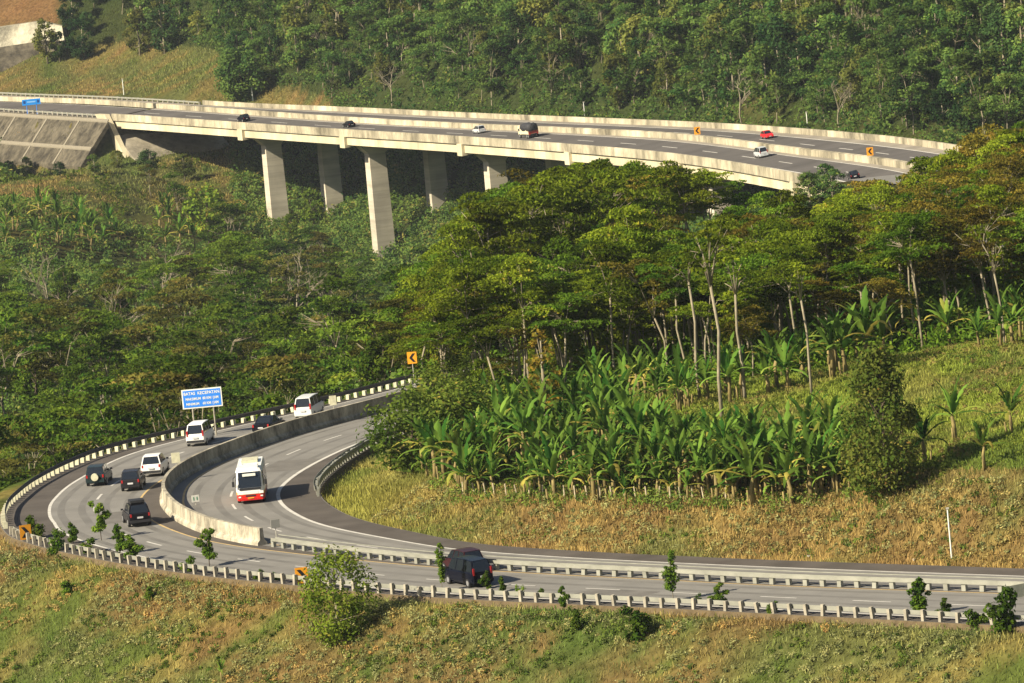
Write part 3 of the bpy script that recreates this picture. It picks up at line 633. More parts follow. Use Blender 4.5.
def bare_tree(seed, h):
    g = np.random.default_rng(seed); tr = MB()
    def br(p, d, l, r, k):
        q = p+d*l; tr.tube([p, (p+q)/2+g.normal(0, l*.05, 3), q], [r, r*.8, r*.55], 4 if k else 6, False)
        if k < 4:
            for _ in range(3 if k else 5):
                dd = d+g.normal(0, .5, 3); dd[2] = abs(dd[2])*.8+.15; dd /= np.linalg.norm(dd); br(p+(q-p)*g.uniform(.55, 1.), dd, l*g.uniform(.5, .72), r*.5, k+1)
    br(np.array([0, 0, -.5]), np.array([.03, 0, 1.]), h*.5, .018*h, 0); return tr
class Kind:
    """one tree built with its parts; later ones are copies that share its meshes"""
    def __init__(s, name, tr, cloud, leaf, bark, h):
        s.name, s.h = name, h; s.tm = tr.mesh('trunk', bark, True); s.cm = np_mesh('crown', cloud[0], cloud[1], leaf, attr=cloud[2]) if cloud else None
    def put(s, x, y, z, h, label, cat, group=None, name=None, lean=0., part='crown', wide=1.):
        e = empty(name or s.name, (x, y, z), rnd.uniform(0, 6.28)); k = h/s.h; e.scale = (k*wide, k*wide, k)
        if lean: e.rotation_euler = (rnd.gauss(0, lean), rnd.gauss(0, lean), e.rotation_euler.z)
        tag(e, label, cat, group); link('trunk', s.tm, e)
        if s.cm: link(part, s.cm, e)
        return e
UM = [Kind('flat_crowned_tree', *umbrella_tree(100+i, 14, 3.7+.35*(i % 3), 20+2*(i % 4), 84, .185, .095, .40+.11*(i % 3)), M['leaf_mid'] if i % 4 else M['leaf_mid2'], M['bark'], 14) for i in range(9)]
UMB = [Kind('flat_crowned_tree', *umbrella_tree(150+i, 14, 3.9+.3*(i % 2), 22, 74, .185, .095, .42+.08*i), leafmat('browning leaves', (.075, .085, .014), (.25, .19, .028), (.33, .17, .035)), M['bark'], 14) for i in range(3)]
BU = [Kind('bushy_tree', *bushy_tree(200+i, 11, 2.9, 34, 85, .22, .13), M['leaf_mid2'] if i % 2 else M['leaf_mid'], M['bark_dark'], 11) for i in range(4)]
UV = [Kind('valley_tree', *umbrella_tree(300+i, 13, 4.3+.5*(i % 3), 20, 46, .25, .13, .40), M['leaf_val'] if i % 3 else leafmat('brownish valley leaves', (.05, .075, .016), (.19, .175, .035), (.26, .16, .045)), M['bark'], 13) for i in range(8)]
BV = [Kind('valley_tree', *bushy_tree(400+i, 10, 3.0, 30, 60, .28, .17), M['leaf_val'], M['bark_dark'], 10) for i in range(3)]
UF = [Kind('hillside_tree', *umbrella_tree(500+i, 13, 4.4, 22, 34, .34, .19, .3, .3), M['leaf_far'], M['bark'], 13) for i in range(5)]
LF = [M['leaf_far'], leafmat('yellowing hillside leaves', (.07, .10, .022), (.23, .235, .05), (.34, .25, .07)), leafmat('dark hillside leaves', (.018, .055, .018), (.075, .13, .035), (.13, .14, .05))]
BF = [Kind('hillside_tree', *bushy_tree(600+i, 12, 3.2+.3*(i % 3), 34, 40, .33, .2, .1+.1*(i % 2), .3*(i % 2)), LF[i % 3], M['bark'], 12) for i in range(6)]
pts_used = []
def free(x, y, d, store):
    for a, b in store:
        if (a-x)**2+(b-y)**2 < d*d: return False
    store.append((x, y)); return True

# ---- the wooded rise to the right of the bend
out_px = [380,400,430,470,520,600,680,720,760,800,850,900,950,1000,1060]; out_py = [360,312,262,214,174,158,162,170,176,178,174,162,142,122,116]
frn_px = [395,440,500,560,620,700,780,860,940,1000,1060,1140]; frn_y = [486,476,467,471,473,462,461,466,466,467,467,467]
mid_store = []; n_mid = n_bu = 0
LAB_MID = 'flat crowned tree on a pale stem in the wood inside the bend'
for t in range(14000):
    if n_mid >= 330: break
    px = rng.uniform(398, 1125); fy = np.interp(px, frn_px, frn_y); y = fy+(rng.uniform(0, 1)**1.15)*150
    x = x_for(px, y, 4); z = float(ground(x, y)[0])
    if cdist(x, y)[0] < 4.5 or z < -45: continue
    br = rng.uniform() < np.interp(px, [400, 560, 800, 900, 1040], [.12, .10, .12, .4, .6]); K = (UMB[rng.integers(3)] if br else UM[rng.integers(3)*3+2 if y < fy+28 else rng.integers(len(UM))]) if rng.uniform() < .84 else BU[rng.integers(len(BU))]
    lim = np.interp(px, out_px, out_py)+abs(rng.normal(0, 7)); ymid = np.interp(px, [400, 480, 600, 1050], [400, 335, 315, 285]); u = np.clip((y-fy)/85, 0, 1)
    top = lim+(ymid-lim)*(1-u)*rng.uniform(.35, 1.)+(rng.uniform(10, 55) if rng.uniform() < .2 and y < fy+45 else 0); h = at_y(px, top, y)[2]-z
    if K in BU: h *= rng.uniform(.55, .8)
    if h < 4.5 or h > 19: continue
    if not free(x, y, 2.9 if y < fy+40 else 3.7, mid_store): continue
    if K not in BU: K.put(x, y, z, h, LAB_MID if K in UM else 'flat crowned tree with browning leaves in the wood inside the bend', 'tree', 'flat crowned trees on the wooded rise' if K in UM else 'browning trees on the wooded rise', lean=.05, wide=np.clip(10.5/h, .85, 1.3)); n_mid += 1
    elif n_bu < 90: K.put(x, y, z, h, 'rounded dark green tree among the flat crowned trees on the rise', 'tree', 'rounded trees on the wooded rise'); n_bu += 1
# ---- the valley to the left, between the bend and the viaduct
lim_px = [-40,0,60,120,150,200,235,290,330,352,372,400,425,450]; lim_py = [244,250,258,264,256,250,214,228,228,264,312,308,266,236]
val_store = []; n_val = 0
for t in range(9000):
    if n_val >= 285: break
    px = rng.uniform(-70, 450); y = 538+(rng.uniform(0, 1)**1.2)*620; x = x_for(px, y, -30); z = float(ground(x, y)[0])
    if cdist(x, y)[0] < 6: continue
    K = UV[rng.integers(len(UV))] if rng.uniform() < .75 else BV[rng.integers(len(BV))]
    h = rng.uniform(8.5, 16.) if K in UV else rng.uniform(5, 9.5)
    lim = np.interp(px, lim_px, lim_py)+abs(rng.normal(0, 10)); zt = at_y(px, lim, y)[2]
    if z+h > zt: h = zt-z
    if h < 4.5: continue
    if not free(x, y, 5.2 if y < 800 else 6.4, val_store): continue
    K.put(x, y, z, h, 'broad leafy tree in the valley wood behind the outer guardrail of the bend' if K in UV else 'small rounded tree in the valley wood left of the tallest pier', 'tree', 'spreading trees in the valley wood' if K in UV else 'rounded trees in the valley wood', lean=.04); n_val += 1
# trees that stand around the foot of the piers
for px, y, top in ((150,1325,164),(176,1310,172),(205,1290,176),(232,1270,186),(222,1240,196),(258,1215,240),(300,1240,226),(318,1225,232),(345,1180,250),(368,1190,282),(308,1330,190),(285,1320,214),(420,1180,246),(440,1160,240),(462,1100,226)):
    x = x_for(px, y, -40); z = float(ground(x, y)[0]); h = max(4., at_y(px, top, y)[2]-z)
    rnd.choice(UV+BV).put(x, y, z, min(h, 16), 'leafy tree at the foot of the viaduct piers', 'tree', 'trees round the foot of the piers')
# tall trees just left of the picture whose shade falls on the stone bank
for px, y, h in ((-70,1440,22),(-45,1425,24),(-20,1405,22),(-100,1450,22),(-58,1405,24),(-30,1420,25),(-12,1412,21)):
    x = x_for(px, y, -35); z = float(ground(x, y)[0]); rnd.choice(UF).put(x, y, z, h, 'tall tree shading the left end of the stone faced bank', 'tree', 'trees shading the stone bank')
# ---- the wooded hillside behind the viaduct
far_px = [-30,0,100,200,245,290,330,440,560,700,850,940,1060]; fby = [92,92,92,95,97,99,101,105,114,123,131,137,150]
hill_store = []; n_far = 0
for t in range(9000):
    if n_far >= 310: break
    px = rng.uniform(-45, 1095); py = np.interp(px, far_px, fby)-rng.uniform(0, 1)**.95*135
    if px < 330 and py > np.interp(px, [0, 60, 120, 180, 215, 240, 330], [20, 44, 36, 40, 44, 74, 92]): continue
    if px < 70 and py < 45: continue
    P = hit(px, py, 1000)
    if P is None: continue
    x, y, z = P
    if cdist(x, y)[0] < 4: continue
    if not free(x, y, 4.4 if px > 330 else 6.5, hill_store): continue
    K = UF[rng.integers(len(UF))] if rng.uniform() < .55 else BF[rng.integers(len(BF))]
    K.put(x, y, z, rng.uniform(7.5, 17), 'leafy tree on the wooded hillside above the viaduct' if K in UF else 'rounded bushy tree on the wooded hillside above the viaduct', 'tree', 'spreading trees on the far hillside' if K in UF else 'bushy trees on the far hillside'); n_far += 1
def at_hit(px, py, ymin=335):
    P = hit(px, py, ymin); return P
# singled out trees and shrubs
DK = Kind('dense_round_tree', *bushy_tree(701, 11, 5.2, 60, 50, .3, .2, .05), M['leaf_far'], M['bark_dark'], 11)
P = at_hit(243, 98, 1000); DK.put(*P, 13, 'dense dark round tree beside the far road above the left end of the viaduct', 'tree')
for px, py, h, lab in ((48,64,13,'leafy tree overlapping the middle of the retaining wall'),(140,56,13,'bushy tree with a short pale trunk on the ledge beside the retaining wall, left one'),(165,54,14,'tall bushy tree on the grass ledge right of the retaining wall'),(84,60,12,'leafy tree standing in front of the right end of the retaining wall'),(60,62,9,'small leafy tree in front of the middle of the retaining wall')):
    P = at_hit(px, py, 1000); rnd.choice(BF).put(*P, h, lab, 'tree')
for i, (px, py, h, lab) in enumerate(((742,126,13,'pale bare tree behind the viaduct parapet above the red car'),(840,132,11,'bare twiggy tree behind the parapet near the right end of the viaduct'),(392,106,12,'thin bare tree at the foot of the far wood behind the viaduct'),(958,100,11,'pale leafless tree high in the far wood at the right'),(470,78,13,'pale dead tree standing out of the far wood above the silver people carrier'),(655,70,12,'grey dead tree high in the far wood above the viaduct chevron'),(868,60,12,'twiggy dead tree near the top right corner of the far wood'),(330,60,11,'thin dead tree right of the dense dark round tree'))):
    P = at_hit(px, py, 1000); tr = bare_tree(40+i, 12); e = tag(empty('bare_tree', P), lab, 'tree'); e.scale = (h/12,)*3; tr.obj('trunk', M['bark'], e)
for i, (px, py, h, lab) in enumerate(((52,345,11,'pale bare tree at the left edge of the valley wood'),(120,372,10,'thin bare tree in the valley wood left of the speed limit sign'),(300,330,11,'grey bare tree in the valley wood below the viaduct'),(330,345,9,'small bare tree in the valley wood left of the far chevron sign'),(165,318,10,'bare forked tree in the middle of the valley wood'))):
    P = at_hit(px, py, 530); tr = bare_tree(60+i, 12); e = tag(empty('bare_tree', P), lab, 'tree'); e.scale = (h/9,)*3; tr.obj('trunk', M['bark'], e)
for px, py, h, lab in ((28,176,5,'dark bush at the foot of the stone bank near the left edge'),(60,178,4,'low bush at the middle of the foot of the stone bank'),(95,176,5.5,'rounded bush under the right end of the stone bank'),(118,168,4.5,'bush between the stone bank and the abutment'),(150,178,7,'small tree in front of the abutment slab'),(185,182,7,'leafy tree under the first span of the viaduct')):
    P = at_hit(px, py, 1100); rnd.choice(BF).put(*P, h, lab, 'bush' if 'bush' in lab else 'tree', wide=1.3)
for q, w, h, lab in ((-60, -3.5, 5, 'bush at the right end of the viaduct below the rightmost black car'), (-66, -7, 6.5, 'leafy bush beside the embankment at the right end of the viaduct'), (-72, -4, 5.5, 'dark bush on the embankment behind the treetops at the right'), (-52, -5, 6, 'bush under the right end of the viaduct deck')):
    p = vS(q, 0)+vN(q)*w; BF[abs(q) % 6].put(p[0], p[1], float(ground(p[0], p[1])[0]), h, lab, 'bush', wide=1.5)
RD = Kind('reddish_tree', *bushy_tree(714, 12, 3.7, 95, 62, .17, .11, .02, .45), M['leaf_red'], M['bark_dark'], 12)
P = at_hit(888, 497); RD.put(P[0], P[1], P[2], 11.2, 'tall cone shaped reddish green tree in front of the upper grass slope', 'tree', wide=.92)
YL = Kind('drying_tree', *bushy_tree(712, 8, 1.5, 30, 90, .17, .11, .2, .2), M['leaf_dry'], M['bark'], 8)
P = at_hit(549, 440); YL.put(P[0], P[1]+4, float(ground(P[0], P[1]+4)[0]), 8.5, 'slender tree with drying yellow leaves rising behind the banana plants', 'tree')
NB = Kind('roadside_bush', *bushy_tree(713, 6, 3.3, 44, 60, .17, .10, .0), leafmat('olive bush leaves', (.04, .075, .012), (.13, .17, .026), (.21, .17, .035)), M['bark_dark'], 6)
for px, py, h, lab in ((419,468,6.2,'big dark bush hiding the inner road at the end of the short guardrail'),(446,454,6.0,'rounded green bush behind the roadside bush at the end of the short guardrail'),(470,446,5.2,'low green bush at the left end of the banana plants'),(436,420,4.4,'bush covering the end of the inner shoulder above the biggest roadside bush'),(456,408,4.2,'upper bush where the road disappears, left of the banana tops'),(474,400,4.2,'topmost bush where the road disappears behind the rise')):
    P = at_hit(px, py); NB.put(P[0], P[1], P[2], h, lab, 'bush', wide=1.15)
SP = Kind('slope_tree', *bushy_tree(729, 7, 3.1, 66, 62, .14, .09, .04, .18), leafmat('bright leaves', (.05, .105, .012), (.20, .255, .028), (.27, .25, .045)), M['bark'], 7)
P = at_hit(340, 640); SP.put(P[0], P[1], P[2], 6.6, 'bushy bright green tree growing on the grass slope below the near guardrail', 'tree', wide=.95)
# bushes that hide the inner road where it passes behind the rise
for k in range(i1+18, len(INN)-20, 5):
    q = INN[k]+(INN[k]-MED[np.argmin(np.hypot(*(MED-INN[k]).T))])*rnd.uniform(.28, .42); x, y = q
    if y > 556: break
    NB.put(x, y, float(ground(x, y)[0]), rnd.uniform(4.6, 6.4), 'dense bush screening the road where it runs behind the rise', 'bush', 'bushes screening the far road', wide=1.2)
# tall pale stems at the front edge of the wood
for i, (px, py, top, lab) in enumerate(((722,418,225,'tallest pale straight stem at the front of the wood'),(745,400,235,'pale stem just right of the tallest front stem'),(700,400,250,'thin pale stem left of the tallest front stem'),(812,395,262,'forked pale stem above the big banana clump'),(915,348,235,'thin forked pale stem over the right end of the grass slope'),(1005,345,230,'leaning pale stem near the right edge of the wood'))):
    P = at_hit(px, py); z = P[2]; h = at_y(px-12, top, P[1])[2]-z; K = Kind('slender_tree', *umbrella_tree(800+i, 15, 2.3, 8, 46, .24, .12, .72), M['leaf_mid'], M['bark'], 15)
    K.put(P[0], P[1], z, h, lab, 'tree')
# ---- undergrowth below the trees (nobody could count it)
def under(n, xr, yr, keep, hmax, L, name, m, ground_clear=2.):
    x = rng.uniform(*xr, n); y = rng.uniform(*yr, n); xy = proj(np.c_[x, y, ground(x, y)]); k = (xy[:, 0] > -80) & (xy[:, 0] < 1110) & (xy[:, 1] < 735) & (xy[:, 1] > -40) & (cdist(x, y) > ground_clear) & keep(x, y, xy)
    x, y = x[k], y[k]; per = 26; cx = np.repeat(x, per)+rng.normal(0, .55, len(x)*per)*L*3; cy = np.repeat(y, per)+rng.normal(0, .55, len(x)*per)*L*3; hh = np.repeat(rng.uniform(.3, 1, len(x))*hmax, per)
    c = np.stack([cx, cy, np.repeat(ground(x, y), per)+hh*rng.uniform(0, 1, len(cx))], 1); nn = rng.normal(0, .7, c.shape)+np.array([0, -.1, .7])
    V, F = leaf_quads(c, nn, L*rng.uniform(.6, 1.4, len(c)), L*.55*rng.uniform(.6, 1.4, len(c))); t = np.repeat(np.clip(np.repeat(rng.uniform(.1, .8, len(x)), per)+rng.normal(0, .1, len(c)), 0, 1), 4)
    return tag(link(name, np_mesh(name, V, F, m, attr=t)), kind='stuff')
frontier = lambda xy: np.interp(xy[:, 0], frn_px, frn_y)
under(12000, (-25, 75), (455, 640), lambda x, y, q: (y > frontier(q)-4) & (q[:, 0] > 395), 2.4, .24, 'undergrowth', M['leaf_mid2'])
under(10000, (-110, 20), (525, 1250), lambda x, y, q: q[:, 0] < 460, 2.4, .32, 'undergrowth', M['leaf_far'], 3.)
def fkeep(x, y, q):
    return (y > 1020) & ((q[:, 0] > 330) | (q[:, 1] < np.interp(q[:, 0], [0, 60, 120, 180, 215, 240, 330], [20, 44, 36, 40, 44, 74, 92])+4)) & (q[:, 0] > 60)
under(17000, (-110, 110), (1020, 1560), fkeep, 3.6, .42, 'undergrowth', M['leaf_far'], 2.)
under(9000, (-80, 60), (1180, 1420), lambda x, y, q: (q[:, 0] > 232) & (q[:, 0] < 640) & (q[:, 1] > 125), 3.2, .36, 'undergrowth', M['leaf_far'], 2.)
# scrub under and left of the viaduct
under(2600, (-140, 20), (1180, 1440), lambda x, y, q: (q[:, 1] > 150) & (noise(x, y, 16, 5) > .52), 2.2, .3, 'scrub', M['leaf_val'], 6.)

# ---- banana plants
def banana(seed):
    g = np.random.default_rng(seed); st = MB(); hs = g.uniform(1.5, 2.1); st.tube([(0, 0, -.3), (g.normal(0, .05), g.normal(0, .05), hs*.6), (g.normal(0, .1), g.normal(0, .1), hs)], [.17, .14, .09], 6)
    for q in range(int(g.integers(1, 3))): a = g.uniform(0, 6.28); st.tube([(math.cos(a)*.4, math.sin(a)*.4, -.3), (math.cos(a)*.5, math.sin(a)*.5, hs*.5)], [.1, .06], 5)
    V, F, T = [], [], []; nl = int(g.integers(10, 15)); o = 0
    for k in range(nl):
        a = k*2.4+g.uniform(-.4, .4); el = math.radians(g.uniform(58, 86) if k > 4 else g.uniform(5, 50)); L = g.uniform(1.8, 2.9); p = np.array([0, 0, hs-.1*(k < 4)]); wd = g.uniform(.17, .26); seg = 12; rows = []
        dr_ = g.uniform(.06, .15)*(1 if k > 2 else 1.6)
        for i in range(seg):
            u = i/(seg-1); d = np.array([math.cos(a)*math.cos(el), math.sin(a)*math.cos(el), math.sin(el)]); s_ = np.array([-math.sin(a), math.cos(a), 0]); up = np.cross(d, s_)*-1
            w = wd*(math.sin(math.pi*min(1, u*.93+.06))**.55)*(1 if i % 2 else g.uniform(.35, .95))*(0.12 if i == 0 else 1)
            rows.append((p+s_*w+up*w*.35, p, p-s_*w+up*w*.35)); p = p+d*L/(seg-1); el -= dr_*(.3+2.4*u*u)
        V += [v for r in rows for v in r]
        for i in range(seg-1):
            for j in (0, 1): q = o+i*3+j; F.append((q, q+1, q+4, q+3))
        tv = np.clip(g.uniform(.0, .8) if k > 2 else g.uniform(.55, 1.1), 0, 1); T += [tv]*(seg*3); o += seg*3
    return st, (np.array(V), np.array(F), np.array(T))
BN = [Kind('banana_plant', *banana(900+i), M['leaf_ban'], M['stem'], 4.) for i in range(7)]
ban_store = []; nb = 0
def bput(px, py, h, label, group=None, ymin=335, dmin=.8):
    global nb
    P = at_hit(px, py, ymin)
    if P is None or not free(P[0], P[1], dmin, ban_store): return
    rnd.choice(BN).put(P[0], P[1], P[2], h, label, 'banana plant', group, part='leaves'); nb += 1
lbl = 'banana plant in the dense belt above the bank inside the bend'
for t in range(2200):
    if nb > 265: break
    px = rng.uniform(415, 880); lo = np.interp(px, [415, 460, 620, 700, 780, 880], [472, 499, 503, 504, 509, 489]); hi = np.interp(px, [415, 480, 600, 650, 700, 880], [450, 425, 412, 450, 462, 455])
    bput(px, rng.uniform(hi, lo), rng.uniform(2.4, 5.3), lbl, 'banana plants in the belt')
nb = 0
for t in range(500):
    if nb > 74: break
    px = rng.uniform(560, 1100); py = np.interp(px, [560, 700, 760, 830, 900, 1030, 1100], [408, 408, 398, 372, 350, 342, 338])-rng.uniform(-4, 16); bput(px, py, rng.uniform(3., 4.8), 'banana plant along the front edge of the wood above the grass slope', 'banana plants at the edge of the wood', dmin=1.5)
for px, py, h, lab in ((868,368,6.4,'biggest banana plant with tall upright leaves at the top of the grass slope'),(884,366,5.4,'broad banana plant right of the biggest one at the top of the slope'),(846,374,5.6,'banana plant left of the biggest one at the top of the slope'),(833,378,4.6,'lower banana plant second left of the biggest one on the slope'),(955,440,4.6,'banana plant standing alone right of the reddish tree'),(925,462,4.2,'low banana plant at the foot of the reddish tree'),(1012,432,3.8,'banana plant at the right edge of the picture on the slope'),(985,470,3.4,'small banana plant right of the reddish tree on the lower slope')): bput(px, py, h, lab)
nb = 0
for t in range(160):
    if nb > 48: break
    px = rng.choice([rng.uniform(0, 60), rng.uniform(150, 215), rng.uniform(60, 120)]); bput(px, rng.uniform(216, 252), rng.uniform(4.5, 7.), 'banana plant in the scrub at the far side of the valley', 'banana plants across the valley', 1080, 2.5)

# ---- grass and weeds
def blades(x, y, h, w, name, k=1.55):
    n = len(x); z = ground(x, y); a = rng.uniform(0, 6.28, n); ln_ = rng.normal(0, .3, (n, 2))*h[:, None]; c = np.stack([x, y, z-.03], 1); s_ = np.stack([np.cos(a)*w, np.sin(a)*w, 0*a], 1); tp = c+np.c_[ln_, h]
    V = np.stack([c-s_, c+s_, tp+s_*.35, tp-s_*.35], 1).reshape(-1, 3); col = np.clip(turf(x, y)*rng.uniform(.65, 1.35, n)[:, None]*k, 0, .6)
    return tag(link(name, np_mesh(name, V, np.arange(n*4).reshape(n, 4), M['blade'], col=np.repeat(col, 4, 0))), kind='stuff')
def scatter(n, xr, yr, keep, clear=1.5):
    x = rng.uniform(*xr, n); y = rng.uniform(*yr, n); xy = proj(np.c_[x, y, ground(x, y)]); k = (xy[:, 0] > -80) & (xy[:, 0] < 1110) & (xy[:, 1] < 735) & (cdist(x, y) > clear); x, y, xy = x[k], y[k], xy[k]; k = keep(x, y, xy); return x[k], y[k], xy[k]
def off_edge(x, y, P, Nn):
    r = np.empty(len(x))
    for i in range(0, len(x), 5000):
        dx = x[i:i+5000, None]-P[None, :, 0]; dy = y[i:i+5000, None]-P[None, :, 1]; j = (dx*dx+dy*dy).argmin(1); k = np.arange(len(j)); r[i:i+5000] = dx[k, j]*Nn[j, 0]+dy[k, j]*Nn[j, 1]
    return r
NI = INNm-MED; NI /= np.linalg.norm(NI, axis=1)[:, None]
rail_py = lambda q: np.interp(q[:, 0], [0, 12, 48, 80, 152, 257, 468, 691, 962, 1024], [530, 537, 548, 555, 568, 581, 599, 609, 623, 626])
fore = lambda x, y, q: (q[:, 1] > rail_py(q)-4) & (y < 470) & (off_edge(x, y, OUT[::3], NO[::3]) > .42)
bank = lambda x, y, q: (y < 485) & (q[:, 1] < rail_py(q)-30) & (q[:, 0] > 300) & (y < np.interp(q[:, 0], frn_px, frn_y)+3) & (off_edge(x, y, INNm[::3], NI[::3]) > .3)
x, y, q = scatter(290000, (-68, 52), (345, 462), fore, -1.); blades(x, y, rng.uniform(.12, .42, len(x)), rng.uniform(.02, .05, len(x)), 'grass')
x, y, q = scatter(290000, (-22, 54), (372, 485), bank, -1.); tall = np.clip((q[:, 1]-478)/20, 0, 1); blades(x, y, rng.uniform(.12, .36, len(x))+tall*rng.uniform(0, .3, len(x)), rng.uniform(.02, .05, len(x)), 'grass')
fs = lambda x, y, q: (y > 1180) & (q[:, 0] < 345) & (q[:, 1] < 215)
x, y, q = scatter(160000, (-150, -30), (1180, 1600), fs, 3.); blades(x, y, rng.uniform(.25, .75, len(x)), rng.uniform(.05, .14, len(x)), 'grass')
weed = leafmat('greyish weeds', (.10, .115, .044), (.30, .30, .118), (.38, .31, .11), .3); dryw = leafmat('dry weeds', (.15, .118, .042), (.37, .285, .095), (.40, .23, .075), .3); greenw = leafmat('green weeds', (.05, .085, .016), (.15, .20, .035), (.24, .24, .05), .3)
def clumps(x, y, r, per, L, name, m):
    n = len(x); R_ = np.repeat(r, per); d = unit(rng.normal(size=(n*per, 3))); d[:, 2] = np.abs(d[:, 2]); c = np.stack([np.repeat(x, per), np.repeat(y, per), np.repeat(ground(x, y), per)], 1)+d*R_[:, None]*rng.uniform(.4, 1.15, n*per)[:, None]*np.array([1, 1, 1.])
    V, F = leaf_quads(c, d+rng.normal(0, .6, c.shape)+np.array([0, 0, .3]), L*rng.uniform(.6, 1.4, len(c)), L*.5*rng.uniform(.6, 1.4, len(c))); t = np.repeat(np.clip(np.repeat(rng.uniform(.05, .85, n), per)+rng.normal(0, .14, n*per), 0, 1), 4)
    return tag(link(name, np_mesh(name, V, F, m, attr=t)), kind='stuff')
def cl(n, xr, yr, keep, r, per, L, m):
    x, y, q = scatter(n, xr, yr, keep, .4); clumps(x, y, rng.uniform(*r, len(x)), per, L, 'weeds', m)
FX, FY = (-68, 52), (345, 458)
cl(22000, FX, FY, lambda x, y, q: fore(x, y, q) & (fbm(x, y, 8, 61) > .47), (.15, .55), 44, .09, weed)
cl(16000, FX, FY, lambda x, y, q: fore(x, y, q) & (fbm(x, y, 9, 43) > .50), (.15, .45), 44, .09, dryw)
cl(14000, FX, FY, lambda x, y, q: fore(x, y, q) & (fbm(x, y, 7, 71) > .55), (.15, .5), 44, .10, greenw)
BX = (-22, 54)
cl(15000, BX, (374, 440), lambda x, y, q: bank(x, y, q) & (q[:, 1] > 486) & (fbm(x, y, 5, 41) > .42), (.15, .5), 44, .09, dryw)
cl(8000, BX, (374, 440), lambda x, y, q: bank(x, y, q) & (q[:, 1] > 480) & (fbm(x, y, 6, 81) > .5), (.15, .5), 44, .10, weed)
cl(6000, BX, (374, 440), lambda x, y, q: bank(x, y, q) & (q[:, 1] > 480) & (fbm(x, y, 6, 83) > .54), (.15, .45), 44, .10, greenw)
upk = lambda x, y, q: bank(x, y, q) & (q[:, 0] > 560) & (q[:, 1] < 492)
limew = leafmat('lime weeds', (.10, .14, .018), (.25, .29, .045), (.34, .29, .06), .3)
cl(9000, BX, (395, 485), lambda x, y, q: upk(x, y, q) & (fbm(x, y, 7, 91) > .46), (.12, .4), 44, .09, limew)
cl(5000, BX, (395, 485), lambda x, y, q: upk(x, y, q) & (fbm(x, y, 6, 93) > .57), (.15, .45), 44, .09, dryw)
cl(4000, BX, (395, 485), lambda x, y, q: upk(x, y, q) & (fbm(x, y, 6, 95) > .57), (.15, .5), 44, .11, greenw)
cl(5000, BX, (400, 440), lambda x, y, q: bank(x, y, q) & (q[:, 0] > 420) & (q[:, 0] < 880) & (np.abs(q[:, 1]-np.interp(q[:, 0], [415, 460, 620, 700, 780, 880], [470, 497, 501, 503, 507, 489])) < 7) & (fbm(x, y, 3, 19) > .42), (.3, 1.0), 50, .13, greenw)
x, y, q = scatter(5000, (-22, 46), (400, 475), lambda x, y, q: bank(x, y, q) & (q[:, 0] > 415) & (q[:, 0] < 870) & (q[:, 1] < np.interp(q[:, 0], [415, 460, 620, 700, 780, 880], [468, 490, 494, 496, 500, 482])) & (q[:, 1] > np.interp(q[:, 0], [415, 480, 600, 650, 700, 880], [440, 405, 400, 440, 455, 455]))); clumps(x, y, rng.uniform(.3, .9, len(x)), 60, .13, 'weeds', M['leaf_mid2'])

# ------------------------------------------------------------------ vehicles (+x is forward)
def lerp(a, b, t): return a+(b-a)*t
def paint(name, c, rough=.3): return plain(name, c, rough, spec=.5 if max(c) > .1 else .12)
def wheels(root, xs, y, r, w=.2):
    t = MB().tube([(0, -w/2, 0), (0, w/2, 0)], [r, r], 14).mesh('tyre', M['tyre']); h = MB().tube([(0, -w/2-.012, 0), (0, w/2+.012, 0)], [r*.6, r*.6], 10).mesh('rim', M['rim'])
    for x in xs:
        for s in (-1, 1):
            e = link('wheel', t, root); e.location = (x, s*y, r); link('rim', h, e)
def panel(name, quad, m, root, inset=.06, off=.012, depth=.01):
    """a pane set into a face given by its four corners"""
    q = [np.array(p, float) for p in quad]; c = sum(q)/4; n = np.cross(q[1]-q[0], q[3]-q[0]); n /= np.linalg.norm(n)
    r = [p+(c-p)*inset+n*off for p in q]; return MB().loft([[p-n*depth for p in r], r]).obj(name, m, root)
